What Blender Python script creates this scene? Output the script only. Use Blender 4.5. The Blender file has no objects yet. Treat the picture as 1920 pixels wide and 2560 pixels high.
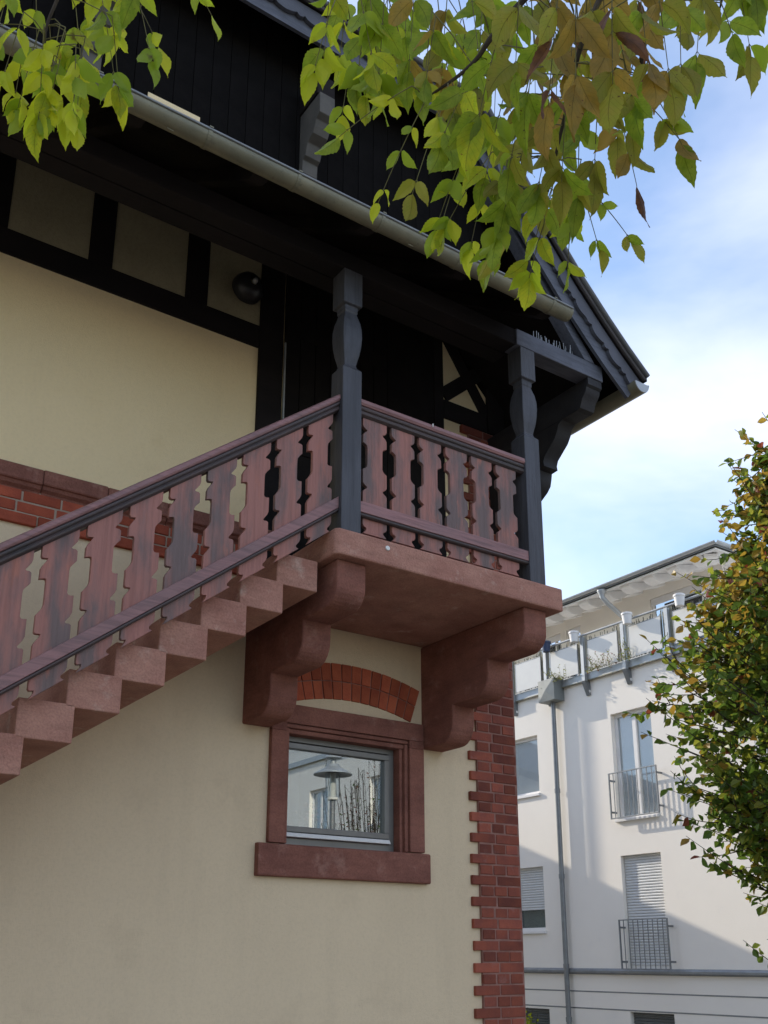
import bpy, math, random
from mathutils import Vector, Matrix, noise
random.seed(7)
R = math.radians
C = bpy.context.scene.collection
sc = bpy.context.scene

# ------------------------------------------------------------------ camera
F0, TH, PS, CX, CY = 2504.234, 0.29408476, 0.608367257, 960.0, 1636.7
cam_d = bpy.data.cameras.new('camera'); cam = bpy.data.objects.new('camera', cam_d); C.objects.link(cam)
cam.rotation_euler = (math.pi/2 + TH, 0, -PS)
cam_d.sensor_fit = 'VERTICAL'; cam_d.sensor_height = 24; cam_d.lens = 24*F0/2560
cam_d.shift_y = (CY - 1280)/2560
cam_d.clip_start = .05; cam_d.clip_end = 2000
sc.camera = cam
FW = Vector((math.sin(PS)*math.cos(TH), math.cos(PS)*math.cos(TH), math.sin(TH)))
RT = Vector((math.cos(PS), -math.sin(PS), 0)); UP = RT.cross(FW)
def at(px, py, d):                       # photograph pixel + distance in metres -> point
    return (FW + RT*((px-CX)/F0) - UP*((py-CY)/F0))*d

# ------------------------------------------------------------------ light
TOSUN = Vector((-.22, .86, .45)).normalized()
w = bpy.data.worlds.new('World'); sc.world = w; w.use_nodes = True
nt = w.node_tree; nt.nodes.clear()
def N(t, **k):
    n = nt.nodes.new(t)
    for a, b in k.items(): setattr(n, a, b)
    return n
sky = N('ShaderNodeTexSky', sky_type='NISHITA'); sky.sun_disc = False
sky.sun_elevation = math.asin(TOSUN.z); sky.sun_rotation = math.atan2(TOSUN.x, TOSUN.y)
sky.air_density = 1.1; sky.dust_density = .3; sky.ozone_density = 3.0
tc = N('ShaderNodeTexCoord')
mp = N('ShaderNodeMapping'); mp.inputs['Scale'].default_value = (1.0, 1.0, 2.4); mp.inputs['Location'].default_value = (4.548, 5.301, .311)
n1 = N('ShaderNodeTexNoise'); n1.inputs['Scale'].default_value = 2.2; n1.inputs['Detail'].default_value = 6; n1.inputs['Roughness'].default_value = .52; n1.inputs['Distortion'].default_value = .35
cr = N('ShaderNodeValToRGB'); cr.color_ramp.elements[0].position = .36; cr.color_ramp.elements[1].position = .74
cr.color_ramp.elements[0].color = (.10, .10, .10, 1); cr.color_ramp.elements[1].color = (.80, .80, .80, 1)
mx = N('ShaderNodeMixRGB'); mx.inputs[2].default_value = (4.95, 5.05, 5.8, 1)
bg = N('ShaderNodeBackground'); bg.inputs['Strength'].default_value = .11
wo = N('ShaderNodeOutputWorld')
L = nt.links.new
L(tc.outputs['Generated'], mp.inputs['Vector']); L(mp.outputs['Vector'], n1.inputs['Vector'])
L(n1.outputs['Fac'], cr.inputs['Fac']); L(cr.outputs['Color'], mx.inputs[0]); L(sky.outputs['Color'], mx.inputs[1])
L(mx.outputs['Color'], bg.inputs['Color']); L(bg.outputs['Background'], wo.inputs['Surface'])
sun_d = bpy.data.lights.new('sun', 'SUN'); sun_d.energy = 2.0; sun_d.angle = R(.5); sun_d.color = (1, .9, .76)
sun = bpy.data.objects.new('sun', sun_d); C.objects.link(sun)
sun.rotation_euler = (-TOSUN).to_track_quat('-Z', 'Y').to_euler()
vs = sc.view_settings; vs.view_transform = 'Standard'; vs.look = 'None'; vs.gamma = 1; vs.exposure = 1.33; vs.use_curve_mapping = False

# ------------------------------------------------------------------ materials
MATS = {}
def M(name, c1, c2=None, scale=4, rough=.85, bump=0., bscale=80, stretch=(1, 1, 1), metal=0., spec=.25, rnd=0., lo=.35, hi=.65, c3=None, s3=14, lo3=.55, hi3=.75, offs=False, detail=6, bdet=4, grain=None, streak=None, bump2=None):
    m = bpy.data.materials.new(name); m.use_nodes = True; t = m.node_tree; b = t.nodes['Principled BSDF']
    nn = t.nodes.new; l = t.links.new
    b.inputs['Roughness'].default_value = rough; b.inputs['Metallic'].default_value = metal; b.inputs['Specular IOR Level'].default_value = spec
    co = nn('ShaderNodeTexCoord'); src = co.outputs['Object']
    oi = nn('ShaderNodeObjectInfo')
    if offs:
        va = nn('ShaderNodeVectorMath'); va.operation = 'ADD'; ml = nn('ShaderNodeMath'); ml.operation = 'MULTIPLY'; ml.inputs[1].default_value = 37
        l(oi.outputs['Random'], ml.inputs[0]); l(ml.outputs[0], va.inputs[1]); l(src, va.inputs[0]); src = va.outputs[0]
    mp = nn('ShaderNodeMapping'); mp.inputs['Scale'].default_value = stretch; l(src, mp.inputs['Vector'])
    col = None
    if c2 is None: c2 = tuple(x*.85 for x in c1)
    nz = nn('ShaderNodeTexNoise'); nz.inputs['Scale'].default_value = scale; nz.inputs['Detail'].default_value = detail; nz.inputs['Roughness'].default_value = .6
    l(mp.outputs[0], nz.inputs['Vector'])
    mr = nn('ShaderNodeMapRange'); mr.inputs[1].default_value = lo; mr.inputs[2].default_value = hi; l(nz.outputs['Fac'], mr.inputs[0])
    mxn = nn('ShaderNodeMixRGB'); mxn.inputs[1].default_value = (*c1, 1); mxn.inputs[2].default_value = (*c2, 1); l(mr.outputs[0], mxn.inputs[0]); col = mxn.outputs[0]
    if c3:
        n3 = nn('ShaderNodeTexNoise'); n3.inputs['Scale'].default_value = s3; n3.inputs['Detail'].default_value = 8; n3.inputs['Roughness'].default_value = .65; l(mp.outputs[0], n3.inputs['Vector'])
        m3 = nn('ShaderNodeMapRange'); m3.inputs[1].default_value = lo3; m3.inputs[2].default_value = hi3; l(n3.outputs['Fac'], m3.inputs[0])
        x3 = nn('ShaderNodeMixRGB'); x3.inputs[2].default_value = (*c3, 1); l(m3.outputs[0], x3.inputs[0]); l(col, x3.inputs[1]); col = x3.outputs[0]
    for gsc, gst, gam, g0, g1 in ([grain] if grain else [])+([streak] if streak else []):
        gm = nn('ShaderNodeMapping'); gm.inputs['Scale'].default_value = gst; l(src, gm.inputs['Vector'])
        gn = nn('ShaderNodeTexNoise'); gn.inputs['Scale'].default_value = gsc; gn.inputs['Detail'].default_value = 5; gn.inputs['Roughness'].default_value = .6; l(gm.outputs[0], gn.inputs['Vector'])
        gr_ = nn('ShaderNodeMapRange'); gr_.inputs[1].default_value = g0; gr_.inputs[2].default_value = g1; gr_.inputs[3].default_value = 1; gr_.inputs[4].default_value = 1-gam; l(gn.outputs['Fac'], gr_.inputs[0])
        gx_ = nn('ShaderNodeMixRGB'); gx_.blend_type = 'MULTIPLY'; gx_.inputs[0].default_value = 1; l(col, gx_.inputs[1]); l(gr_.outputs[0], gx_.inputs[2]); col = gx_.outputs[0]
    if rnd:
        hs = nn('ShaderNodeHueSaturation'); v = nn('ShaderNodeMapRange'); v.inputs[3].default_value = 1-rnd; v.inputs[4].default_value = 1+rnd
        l(oi.outputs['Random'], v.inputs[0]); l(v.outputs[0], hs.inputs['Value']); l(col, hs.inputs['Color']); col = hs.outputs[0]
    l(col, b.inputs['Base Color'])
    if bump:
        nb = nn('ShaderNodeTexNoise'); nb.inputs['Scale'].default_value = bscale; nb.inputs['Detail'].default_value = bdet; l(mp.outputs[0], nb.inputs['Vector'])
        bp = nn('ShaderNodeBump'); bp.inputs['Strength'].default_value = bump; bp.inputs['Distance'].default_value = .01; l(nb.outputs['Fac'], bp.inputs['Height']); l(bp.outputs[0], b.inputs['Normal'])
        if bump2:
            n5 = nn('ShaderNodeTexNoise'); n5.inputs['Scale'].default_value = bump2[0]; n5.inputs['Detail'].default_value = 5; l(mp.outputs[0], n5.inputs['Vector'])
            b5 = nn('ShaderNodeBump'); b5.inputs['Strength'].default_value = bump2[1]; b5.inputs['Distance'].default_value = bump2[2]; l(n5.outputs['Fac'], b5.inputs['Height']); l(bp.outputs[0], b5.inputs['Normal']); l(b5.outputs[0], b.inputs['Normal'])
    MATS[name] = m
    return m
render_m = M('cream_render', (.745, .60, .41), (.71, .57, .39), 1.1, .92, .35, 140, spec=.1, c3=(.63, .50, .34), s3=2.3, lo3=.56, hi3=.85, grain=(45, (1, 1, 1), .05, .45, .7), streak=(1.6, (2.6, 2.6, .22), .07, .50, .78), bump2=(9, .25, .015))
upper_m = M('cream_render_upper', (.89, .715, .44), (.87, .695, .42), 1.1, .92, .35, 140, spec=.1, c3=(.81, .63, .36), s3=2.3, lo3=.58, hi3=.9, grain=(45, (1, 1, 1), .04, .45, .7), streak=(1.6, (2.6, 2.6, .22), .05, .52, .8), bump2=(9, .25, .015))  # yellower upper paint, brightened to put stronger light into the colour
mortar_m = M('mortar', (.42, .33, .26), (.34, .265, .205), 9, .95, .5, 120, spec=.1)
brick_m = M('red_brick', (.36, .085, .045), (.25, .058, .035), 9, .85, .4, 90, rnd=.28, offs=True, spec=.2)
quoin_m = M('dark_brick', (.29, .080, .048), (.20, .060, .044), 7, .8, .45, 80, rnd=.36, offs=True, spec=.25, c3=(.26, .15, .135), s3=6, lo3=.60, hi3=.78)
arch_m = M('arch_brick', (.44, .115, .055), (.33, .075, .04), 8, .85, .35, 90, rnd=.25, offs=True, spec=.2)
stone_m = M('red_sandstone', (.31, .135, .10), (.225, .095, .073), 4, .88, .5, 70, spec=.15, c3=(.38, .21, .165), s3=7, lo3=.56, hi3=.78, grain=(90, (1, 1, 1), .22, .42, .66), streak=(1.0, (5, 5, 22), .16, .45, .7))
pink_m = M('painted_sandstone', (.50, .265, .20), (.40, .19, .145), 3.5, .85, .45, 70, spec=.2, c3=(.60, .42, .34), s3=6, lo3=.58, hi3=.74, grain=(90, (1, 1, 1), .22, .42, .66), streak=(1.0, (5, 5, 22), .18, .45, .7), offs=True)
plank_m = M('weathered_plank', (.37, .165, .135), (.175, .125, .118), 2.4, .65, .3, 40, stretch=(2.4, 2.4, .6), spec=.35, c3=(.42, .17, .125), s3=6, lo3=.58, hi3=.70, offs=True, lo=.44, hi=.60, grain=(1.0, (55, 55, 2.2), .24, .45, .70))
dkrail_m = M('dark_rail', (.055, .046, .046), (.08, .055, .054), 4, .45, .2, 60, stretch=(.5, 2, 2), spec=.4)
rail_m = M('mauve_rail', (.34, .17, .165), (.23, .135, .135), 3, .45, .2, 60, stretch=(.5, 2, 2), spec=.35, grain=(1.0, (3, 60, 60), .35, .45, .68))
wood_m = M('black_timber', (.014, .0125, .0125), (.022, .018, .018), 3, .8, .25, 50, stretch=(.4, 1, 1), spec=.1)
dark_m = M('dark_boarding', (.012, .0105, .0105), (.017, .015, .014), 4, .85, .2, 50, spec=.08)
post_m = M('grey_stained_timber', (.076, .078, .092), (.050, .051, .060), 5, .5, .25, 60, stretch=(2, 2, .4), spec=.4, offs=True, grain=(1.0, (50, 50, 2), .3, .45, .68))
truss_m = M('worn_grey_timber', (.13, .14, .175), (.085, .09, .112), 5, .6, .25, 60, stretch=(.6, 2, .6), spec=.35, grain=(1.0, (3, 50, 50), .3, .45, .68))
barge_m = M('grey_bargeboard', (.10, .105, .128), (.075, .078, .095), 5, .6, .2, 60, spec=.35)
zinc_m = M('weathered_zinc', (.24, .225, .15), (.17, .165, .115), 3.5, .45, .1, 60, metal=.1, spec=.5, c3=(.11, .11, .08), s3=25, lo3=.58, hi3=.75)
zinc2_m = M('light_zinc', (.42, .44, .45), (.36, .38, .39), 5, .42, 0, metal=.35, spec=.5)
tile_m = M('dark_tile', (.055, .045, .045), (.04, .035, .035), 6, .55, .2, 40, spec=.4)
plaster_m = M('white_plaster', (.90, .855, .775), (.87, .825, .75), .7, .93, .25, 90, spec=.1, c3=(.82, .785, .725), s3=1.6, lo3=.58, hi3=.85)
white_m = M('white_paint', (.80, .79, .77), (.76, .75, .73), 4, .6, 0, spec=.4)
shut_m = M('shutter_white', (.66, .67, .66), (.62, .63, .62), 4, .5, 0, spec=.4)
alu_m = M('grey_aluminium', (.205, .20, .185), (.175, .17, .16), 4, .38, 0, metal=.3, spec=.5)
steel_m = M('galvanised_steel', (.24, .255, .26), (.19, .20, .21), 6, .45, .05, 60, metal=.5, spec=.5)
panelg_m = M('frosted_panel', (.74, .72, .66), (.70, .68, .63), 3, .25, 0, spec=.5)
bark_m = M('bark', (.07, .055, .042), (.045, .036, .028), 12, .9, .5, 50, stretch=(1, 1, .3))
stalk_m = M('green_stalk', (.16, .15, .045), (.12, .10, .04), 12, .6)
paving_m = M('paving', (.22, .19, .15), (.18, .155, .125), 2, .9, .2, 60, spec=.2)
ground_m = M('ground', (.18, .16, .12), (.15, .135, .10), .5, .95, .2, 20, spec=.1)
tar_m = M('tarred_board', (.008, .0075, .0075), (.012, .011, .011), 4, .95, .2, 50, spec=.02)
dbr_m = M('dark_bracket', (.04, .039, .042), (.026, .026, .029), 5, .6, .2, 50, spec=.25)
shaded_infill_m = M('shaded_infill', (.44, .385, .245), (.38, .33, .21), 3, .9, .3, 90, spec=.1, grain=(45, (1, 1, 1), .12, .45, .7))  # infill tone darkened; deep shade under the canopy put into the colour
black_m = M('black_metal', (.02, .02, .022), (.028, .028, .03), 5, .35, 0, spec=.5)
flower_m = M('dried_flower', (.35, .05, .05), (.25, .18, .10), 30, .8)
def leafmat(name, ca, cb, tr=.5, rough=.42, spot=None, sc_=4.5, dx=.55):
    m = bpy.data.materials.new(name); m.use_nodes = True; t = m.node_tree; b = t.nodes['Principled BSDF']; nn = t.nodes.new; l = t.links.new
    co = nn('ShaderNodeTexCoord'); oi = nn('ShaderNodeObjectInfo')
    va = nn('ShaderNodeVectorMath'); va.operation = 'ADD'; ml = nn('ShaderNodeMath'); ml.operation = 'MULTIPLY'; ml.inputs[1].default_value = 31
    l(oi.outputs['Random'], ml.inputs[0]); l(ml.outputs[0], va.inputs[1]); l(co.outputs['Object'], va.inputs[0])
    nz = nn('ShaderNodeTexNoise'); nz.inputs['Scale'].default_value = sc_; nz.inputs['Detail'].default_value = 5; l(va.outputs[0], nz.inputs['Vector'])
    mr = nn('ShaderNodeMapRange'); mr.inputs[1].default_value = .36; mr.inputs[2].default_value = .64; l(nz.outputs['Fac'], mr.inputs[0])
    mxn = nn('ShaderNodeMixRGB'); mxn.inputs[1].default_value = (*ca, 1); mxn.inputs[2].default_value = (*cb, 1); l(mr.outputs[0], mxn.inputs[0]); col = mxn.outputs[0]
    if spot:
        n2 = nn('ShaderNodeTexNoise'); n2.inputs['Scale'].default_value = sc_*3.2; n2.inputs['Detail'].default_value = 4; l(va.outputs[0], n2.inputs['Vector'])
        m2 = nn('ShaderNodeMapRange'); m2.inputs[1].default_value = .66; m2.inputs[2].default_value = .73; l(n2.outputs['Fac'], m2.inputs[0])
        x2 = nn('ShaderNodeMixRGB'); x2.inputs[2].default_value = (*spot, 1); l(m2.outputs[0], x2.inputs[0]); l(col, x2.inputs[1]); col = x2.outputs[0]
    if spot:                                  # midrib and side veins along the leaf's own length
        uvn = nn('ShaderNodeUVMap'); sx_ = nn('ShaderNodeSeparateXYZ'); l(uvn.outputs[0], sx_.inputs[0])
        def mth(op, a, bb=None):
            q = nn('ShaderNodeMath'); q.operation = op
            for k, z_ in enumerate((a, bb)):
                if z_ is None: continue
                if isinstance(z_, (int, float)): q.inputs[k].default_value = z_
                else: l(z_, q.inputs[k])
            return q.outputs[0]
        au = mth('ABSOLUTE', mth('SUBTRACT', sx_.outputs[0], .5))
        mid = mth('LESS_THAN', au, .022)
        ve = mth('LESS_THAN', mth('ABSOLUTE', mth('SUBTRACT', mth('FRACT', mth('MULTIPLY', mth('SUBTRACT', sx_.outputs[1], mth('MULTIPLY', au, .55)), 8.5)), .5)), .06)
        vv = mth('MAXIMUM', mid, mth('MULTIPLY', ve, .4))
        x4 = nn('ShaderNodeMixRGB'); x4.blend_type = 'MULTIPLY'; x4.inputs[2].default_value = (.62, .62, .5, 1); l(vv, x4.inputs[0]); l(col, x4.inputs[1]); col = x4.outputs[0]
    hs = nn('ShaderNodeHueSaturation'); v = nn('ShaderNodeMapRange'); v.inputs[3].default_value = .78; v.inputs[4].default_value = 1.22
    l(oi.outputs['Random'], v.inputs[0]); l(v.outputs[0], hs.inputs['Value']); l(col, hs.inputs['Color']); col = hs.outputs[0]
    l(col, b.inputs['Base Color']); b.inputs['Roughness'].default_value = rough; b.inputs['Specular IOR Level'].default_value = .4
    nb = nn('ShaderNodeTexNoise'); nb.inputs['Scale'].default_value = 60; l(co.outputs['Object'], nb.inputs['Vector'])
    bp = nn('ShaderNodeBump'); bp.inputs['Strength'].default_value = .35; bp.inputs['Distance'].default_value = .004; l(nb.outputs['Fac'], bp.inputs['Height']); l(bp.outputs[0], b.inputs['Normal'])
    tb = nn('ShaderNodeBsdfTranslucent'); l(col, tb.inputs['Color'])
    ms = nn('ShaderNodeMixShader'); ms.inputs[0].default_value = tr
    l(b.outputs[0], ms.inputs[1]); l(tb.outputs[0], ms.inputs[2]); l(ms.outputs[0], t.nodes['Material Output'].inputs['Surface'])
    return m
lf = {
 'y': leafmat('yellow_green_leaf', (.60, .62, .03), (.45, .55, .03), .66, spot=(.30, .22, .03)),
 'g': leafmat('green_leaf', (.25, .36, .025), (.36, .45, .035), .62, spot=(.14, .12, .03)),
 'o': leafmat('olive_leaf', (.33, .34, .035), (.38, .34, .045), .6, spot=(.12, .06, .02)),
 'a': leafmat('amber_leaf', (.44, .28, .045), (.34, .24, .045), .55, spot=(.16, .06, .02)),
 'b': leafmat('brown_leaf', (.24, .10, .035), (.14, .06, .03), .35, spot=(.06, .03, .02)),
 'tg': leafmat('tree_green_leaf', (.075, .135, .02), (.11, .175, .025), .45, sc_=5),
 'tl': leafmat('tree_light_leaf', (.20, .25, .03), (.25, .25, .035), .55, sc_=5),
 'ty': leafmat('tree_yellow_leaf', (.34, .24, .035), (.28, .17, .03), .5, sc_=5),
 'tr': leafmat('tree_red_leaf', (.26, .05, .03), (.18, .06, .03), .4, sc_=5),
}
def glassmat(name, mixv, tint, rough=0.0, back=(.02, .022, .022)):
    m = bpy.data.materials.new(name); m.use_nodes = True; t = m.node_tree; t.nodes.remove(t.nodes['Principled BSDF']); nn = t.nodes.new; l = t.links.new
    g = nn('ShaderNodeBsdfGlossy'); g.inputs['Roughness'].default_value = rough; g.inputs['Color'].default_value = (*tint, 1)
    tr = nn('ShaderNodeBsdfTransparent'); tr.inputs['Color'].default_value = (.75, .8, .78, 1) if mixv > .2 else (.90, .92, .92, 1)
    fr = nn('ShaderNodeFresnel'); fr.inputs['IOR'].default_value = 1.5 if mixv > .2 else 1.12
    ad = nn('ShaderNodeMath'); ad.operation = 'ADD'; ad.use_clamp = True; ad.inputs[1].default_value = mixv; l(fr.outputs[0], ad.inputs[0])
    ms = nn('ShaderNodeMixShader'); l(ad.outputs[0], ms.inputs[0]); l(tr.outputs[0], ms.inputs[1]); l(g.outputs[0], ms.inputs[2])
    l(ms.outputs[0], t.nodes['Material Output'].inputs['Surface'])
    return m
glass_m = glassmat('window_glass', .25, (.92, .97, 1.0))
bglass_m = glassmat('far_window_glass', .06, (.9, .95, 1.0), .02)

# ------------------------------------------------------------------ mesh helpers
class MB:
    def __init__(s): s.v = []; s.f = []; s.mi = []
    def add(s, vs_, fs, mi=0):
        o = len(s.v); s.v += [tuple(p) for p in vs_]; s.f += [tuple(i+o for i in f) for f in fs]; s.mi += [mi]*len(fs); return s
    def box(s, x0, x1, y0, y1, z0, z1, mi=0):
        v = [(x, y, z) for z in (z0, z1) for y in (y0, y1) for x in (x0, x1)]
        return s.add(v, [(0, 2, 3, 1), (4, 5, 7, 6), (0, 1, 5, 4), (2, 6, 7, 3), (0, 4, 6, 2), (1, 3, 7, 5)], mi)
    def prism(s, poly, a, b, ax, mi=0):     # poly in the two other axes, extruded along ax from a to b
        n = len(poly)
        def P(p, t): return {0: (t, p[0], p[1]), 1: (p[0], t, p[1]), 2: (p[0], p[1], t)}[ax]
        v = [P(p, a) for p in poly] + [P(p, b) for p in poly]
        f = [tuple(range(n))[::-1], tuple(range(n, 2*n))] + [(i, (i+1) % n, n+(i+1) % n, n+i) for i in range(n)]
        return s.add(v, f, mi)
    def tube(s, pts, rad, seg=8, mi=0, cap=True):
        pts = [Vector(p) for p in pts]; n = len(pts); rr = rad if isinstance(rad, (list, tuple)) else [rad]*n
        v = []; up = Vector((0, 0, 1))
        for i, p in enumerate(pts):
            d = (pts[min(i+1, n-1)]-pts[max(i-1, 0)]); d = d.normalized() if d.length > 1e-9 else Vector((0, 0, 1))
            a = d.cross(up if abs(d.z) < .95 else Vector((1, 0, 0))).normalized(); b = d.cross(a)
            for k in range(seg): t = 2*math.pi*k/seg; v.append(p + (a*math.cos(t)+b*math.sin(t))*rr[i])
        f = [(i*seg+k, i*seg+(k+1) % seg, (i+1)*seg+(k+1) % seg, (i+1)*seg+k) for i in range(n-1) for k in range(seg)]
        if cap: f += [tuple(range(seg))[::-1], tuple(range((n-1)*seg, n*seg))]
        return s.add(v, f, mi)
    def lathe(s, prof, c=(0, 0, 0), seg=24, ax=2, mi=0):
        v = []; n = len(prof)
        for r, h in prof:
            for k in range(seg):
                t = 2*math.pi*k/seg; a, b = r*math.cos(t), r*math.sin(t)
                p = {2: (a, b, h), 1: (a, h, b), 0: (h, a, b)}[ax]; v.append((p[0]+c[0], p[1]+c[1], p[2]+c[2]))
        f = [(i*seg+k, i*seg+(k+1) % seg, (i+1)*seg+(k+1) % seg, (i+1)*seg+k) for i in range(n-1) for k in range(seg)]
        return s.add(v, f, mi)
    def mesh(s, name, mats, smooth=False):
        me = bpy.data.meshes.new(name); me.from_pydata(s.v, [], s.f)
        for m in (mats if isinstance(mats, (list, tuple)) else [mats]): me.materials.append(m)
        me.polygons.foreach_set('material_index', s.mi)
        import bmesh
        bm = bmesh.new(); bm.from_mesh(me); bmesh.ops.recalc_face_normals(bm, faces=bm.faces); bm.to_mesh(me); bm.free()
        if smooth: me.polygons.foreach_set('use_smooth', [True]*len(me.polygons))
        me.update(); return me
def wl(o):
    p = Vector((0, 0, 0))
    while o is not None: p = p + o.location; o = o.parent
    return p
def link(name, me, parent=None, loc=(0, 0, 0), bevel=0, seg=2):
    o = bpy.data.objects.new(name, me); C.objects.link(o)
    o.location = Vector(loc)
    if parent is not None: o.parent = parent; o.location = Vector(loc) - wl(parent)
    if bevel: m = o.modifiers.new('bevel', 'BEVEL'); m.width = bevel; m.segments = seg; m.limit_method = 'ANGLE'; m.angle_limit = R(40)
    return o
def part(name, mb, mat, parent, bevel=0, smooth=False, loc=(0, 0, 0), seg=2):
    o = link(name, mb.mesh(name, mat, smooth), parent, loc, bevel, seg)
    if smooth:
        try:
            o.data.set_sharp_from_angle(angle=R(40))
        except Exception: pass
    return o
def box(name, mat, parent, x0, x1, y0, y1, z0, z1, bevel=0):
    c = ((x0+x1)/2, (y0+y1)/2, (z0+z1)/2)
    m = MB().box(x0-c[0], x1-c[0], y0-c[1], y1-c[1], z0-c[2], z1-c[2])
    return link(name, m.mesh(name, mat), parent, c, bevel)
def empty(name, loc, parent=None):
    o = bpy.data.objects.new(name, None); C.objects.link(o); o.empty_display_size = .2
    o.location = Vector(loc)
    if parent is not None: o.parent = parent; o.location = Vector(loc)-wl(parent)
    return o
def tag(o, label, cat, group=None):
    o['label'] = label; o['category'] = cat
    if group: o['group'] = group
    return o

GZ = -2.6
# ------------------------------------------------------------------ ground
g = link('ground', MB().add([(-400, -400, GZ), (400, -400, GZ), (400, 400, GZ), (-400, 400, GZ)], [(0, 1, 2, 3)]).mesh('ground', ground_m)); g['kind'] = 'structure'
g = link('pavement', MB().box(-14, 14.4, -30, 30, GZ-.2, GZ+.05).mesh('pavement', paving_m)); g['kind'] = 'structure'

# ------------------------------------------------------------------ the timbered house
D = 6.24; XR = 5.676; XL = -3.676; XM = 1.0
house = tag(empty('timbered_house', (XM, D, GZ)), 'cream rendered house with black timber gable, red sandstone corbels and brick corner', 'house')
def grid_wall(mb, holes, u0, u1, v0, v1, f, depth):
    us = sorted({u0, u1, *[h[0] for h in holes], *[h[1] for h in holes]}); vs_ = sorted({v0, v1, *[h[2] for h in holes], *[h[3] for h in holes]})
    for i in range(len(us)-1):
        for j in range(len(vs_)-1):
            a, b, c, d = us[i], us[i+1], vs_[j], vs_[j+1]; mu, mv = (a+b)/2, (c+d)/2
            if any(h[0] < mu < h[1] and h[2] < mv < h[3] for h in holes): continue
            mb.add([f(a, c, 0), f(b, c, 0), f(b, d, 0), f(a, d, 0)], [(0, 1, 2, 3)])
    for h in holes:
        a, b, c, d = h[:4]; dp = h[4] if len(h) > 4 else depth
        q = [(a, c), (b, c), (b, d), (a, d)]
        for k in range(4):
            p, r = q[k], q[(k+1) % 4]
            mb.add([f(*p, 0), f(*r, 0), f(*r, dp), f(*p, dp)], [(0, 1, 2, 3)])
wm = MB()
um = MB()
grid_wall(wm, [(3.45, 4.57, .70, 1.66)], XL, XR, GZ, 2.8, lambda x, z, d: (x, D+d, z), .3)
gp = [(XR, 4.6), (XR, 4.83), (5.1, 5.42), (4.33, 6.38), (3.3, 7.7), (-1.3, 7.7), (-2.33, 6.38), (-3.1, 5.42), (XL, 4.83), (XL, 4.6)]
um.add([(x, D, z) for x, z in [(XR, 2.8), (XR, 4.83), (5.1, 5.42), (4.9, 5.64), (-2.9, 5.64), (-3.1, 5.42), (XL, 4.83), (XL, 2.8)]], [tuple(range(8))])
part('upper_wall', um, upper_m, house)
YG = 5.20
part('gable_wall', MB().prism([(4.78, 5.185), (4.78, 5.72), (4.2, 6.46), (4.1, 6.84), (-2.1, 6.84), (-2.2, 6.46), (-2.78, 5.72), (-2.78, 5.185)], YG, YG+.08, 1), tar_m, house)
wm.add([(XR, D, GZ), (XR, 16, GZ), (XR, 16, 4.83), (XR, D, 4.83)], [(0, 1, 2, 3)])
wm.add([(XL, D, GZ), (XL, 16, GZ), (XL, 16, 4.83), (XL, D, 4.83)], [(0, 1, 2, 3)])
wm.add([(XL, 16, GZ), (XR, 16, GZ), (XR, 16, 4.83), (XM, 16, 10.5), (XL, 16, 4.83)], [(0, 1, 2, 3, 4)])
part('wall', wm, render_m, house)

# bricks: corner quoin -------------------------------------------------
qmortar_m = M('quoin_mortar', (.34, .19, .155), (.24, .125, .10), 9, .95, .5, 120, spec=.1)
quoin = part('brick_quoin', MB().box(5.262, XR+.012, D-.024, D+.12, GZ, 4.62), qmortar_m, house)
BH, CH = .071, .0831
def brick_mesh(l, d, h, jit=0.0):
    m = MB().box(0, l, 0, d, 0, h); return m.mesh('brick', quoin_m)
def put_brick(me, p, parent, mat=None, yj=.0035):
    o = link('brick', me, parent, (p[0]+random.uniform(-.002, .002), p[1]+random.uniform(-yj, yj), p[2]+random.uniform(-.0015, .0015)), .004, 1)
    return o
bst = brick_mesh(.242, .11, BH); bhd = brick_mesh(.124, .11, BH); bst2 = brick_mesh(.244, .11, BH)
k0 = 1.126-BH
z = k0; k = 0
n = int((4.6-k0)/CH); lo = int((k0-GZ)/CH)
for i in range(-lo, n+1):
    z = k0+i*CH
    if z+BH > 4.62: break
    if i % 2 == 0:
        put_brick(bst, (5.180+random.uniform(-.004, .009), D-.030, z), quoin); put_brick(bst2, (5.437, D-.030, z), quoin)
    else:
        for q in range(3): put_brick(bhd, (5.264+q*.139+random.uniform(-.003, .004), D-.030, z), quoin)
# brick band below the cornice -----------------------------------------
band = part('brick_band', MB().box(-3.67, 5.17, D-.018, D+.1, 2.692, 2.93), mortar_m, house)
for r, (zb, off) in enumerate(((2.849, .05), (2.767, -.01), (2.686, .16))):
    x = -.62+off; q = 0
    while x < 3.05:
        l = .242 if r != 1 else (.242 if q % 3 == 0 else .118)
        me = bst if l > .2 else bhd
        o = put_brick(me, (x, D-(.024 if r < 2 else .032), zb), band); o.data = o.data
        x += l+.013; q += 1
for o in band.children:
    pass
bst_r = brick_mesh(.242, .11, BH); bst_r.materials.clear(); bst_r.materials.append(brick_m)
bhd_r = brick_mesh(.118, .11, BH); bhd_r.materials.clear(); bhd_r.materials.append(brick_m)
for o in band.children: o.data = bst_r if o.data == bst else bhd_r
# sandstone cornice, block by block --------------------------------------
cpoly = [(D+.05, 3.09), (D-.03, 3.09), (D-.08, 3.072), (D-.08, 2.972), (D-.062, 2.965), (D-.05, 2.945), (D-.022, 2.925), (D-.022, 2.912), (D+.05, 2.912)]
cornice = empty('cornice', (1, D, 3.0), house)
cb = MB().prism(cpoly, 0, .432, 0).mesh('cornice_block', stone_m)
x = -3.66; i = 0
while x < 3.0:
    link('cornice_block', cb, cornice, (x+.003, random.uniform(-.003, .003), random.uniform(-.003, .003)), .006, 1); x += .436

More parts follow.
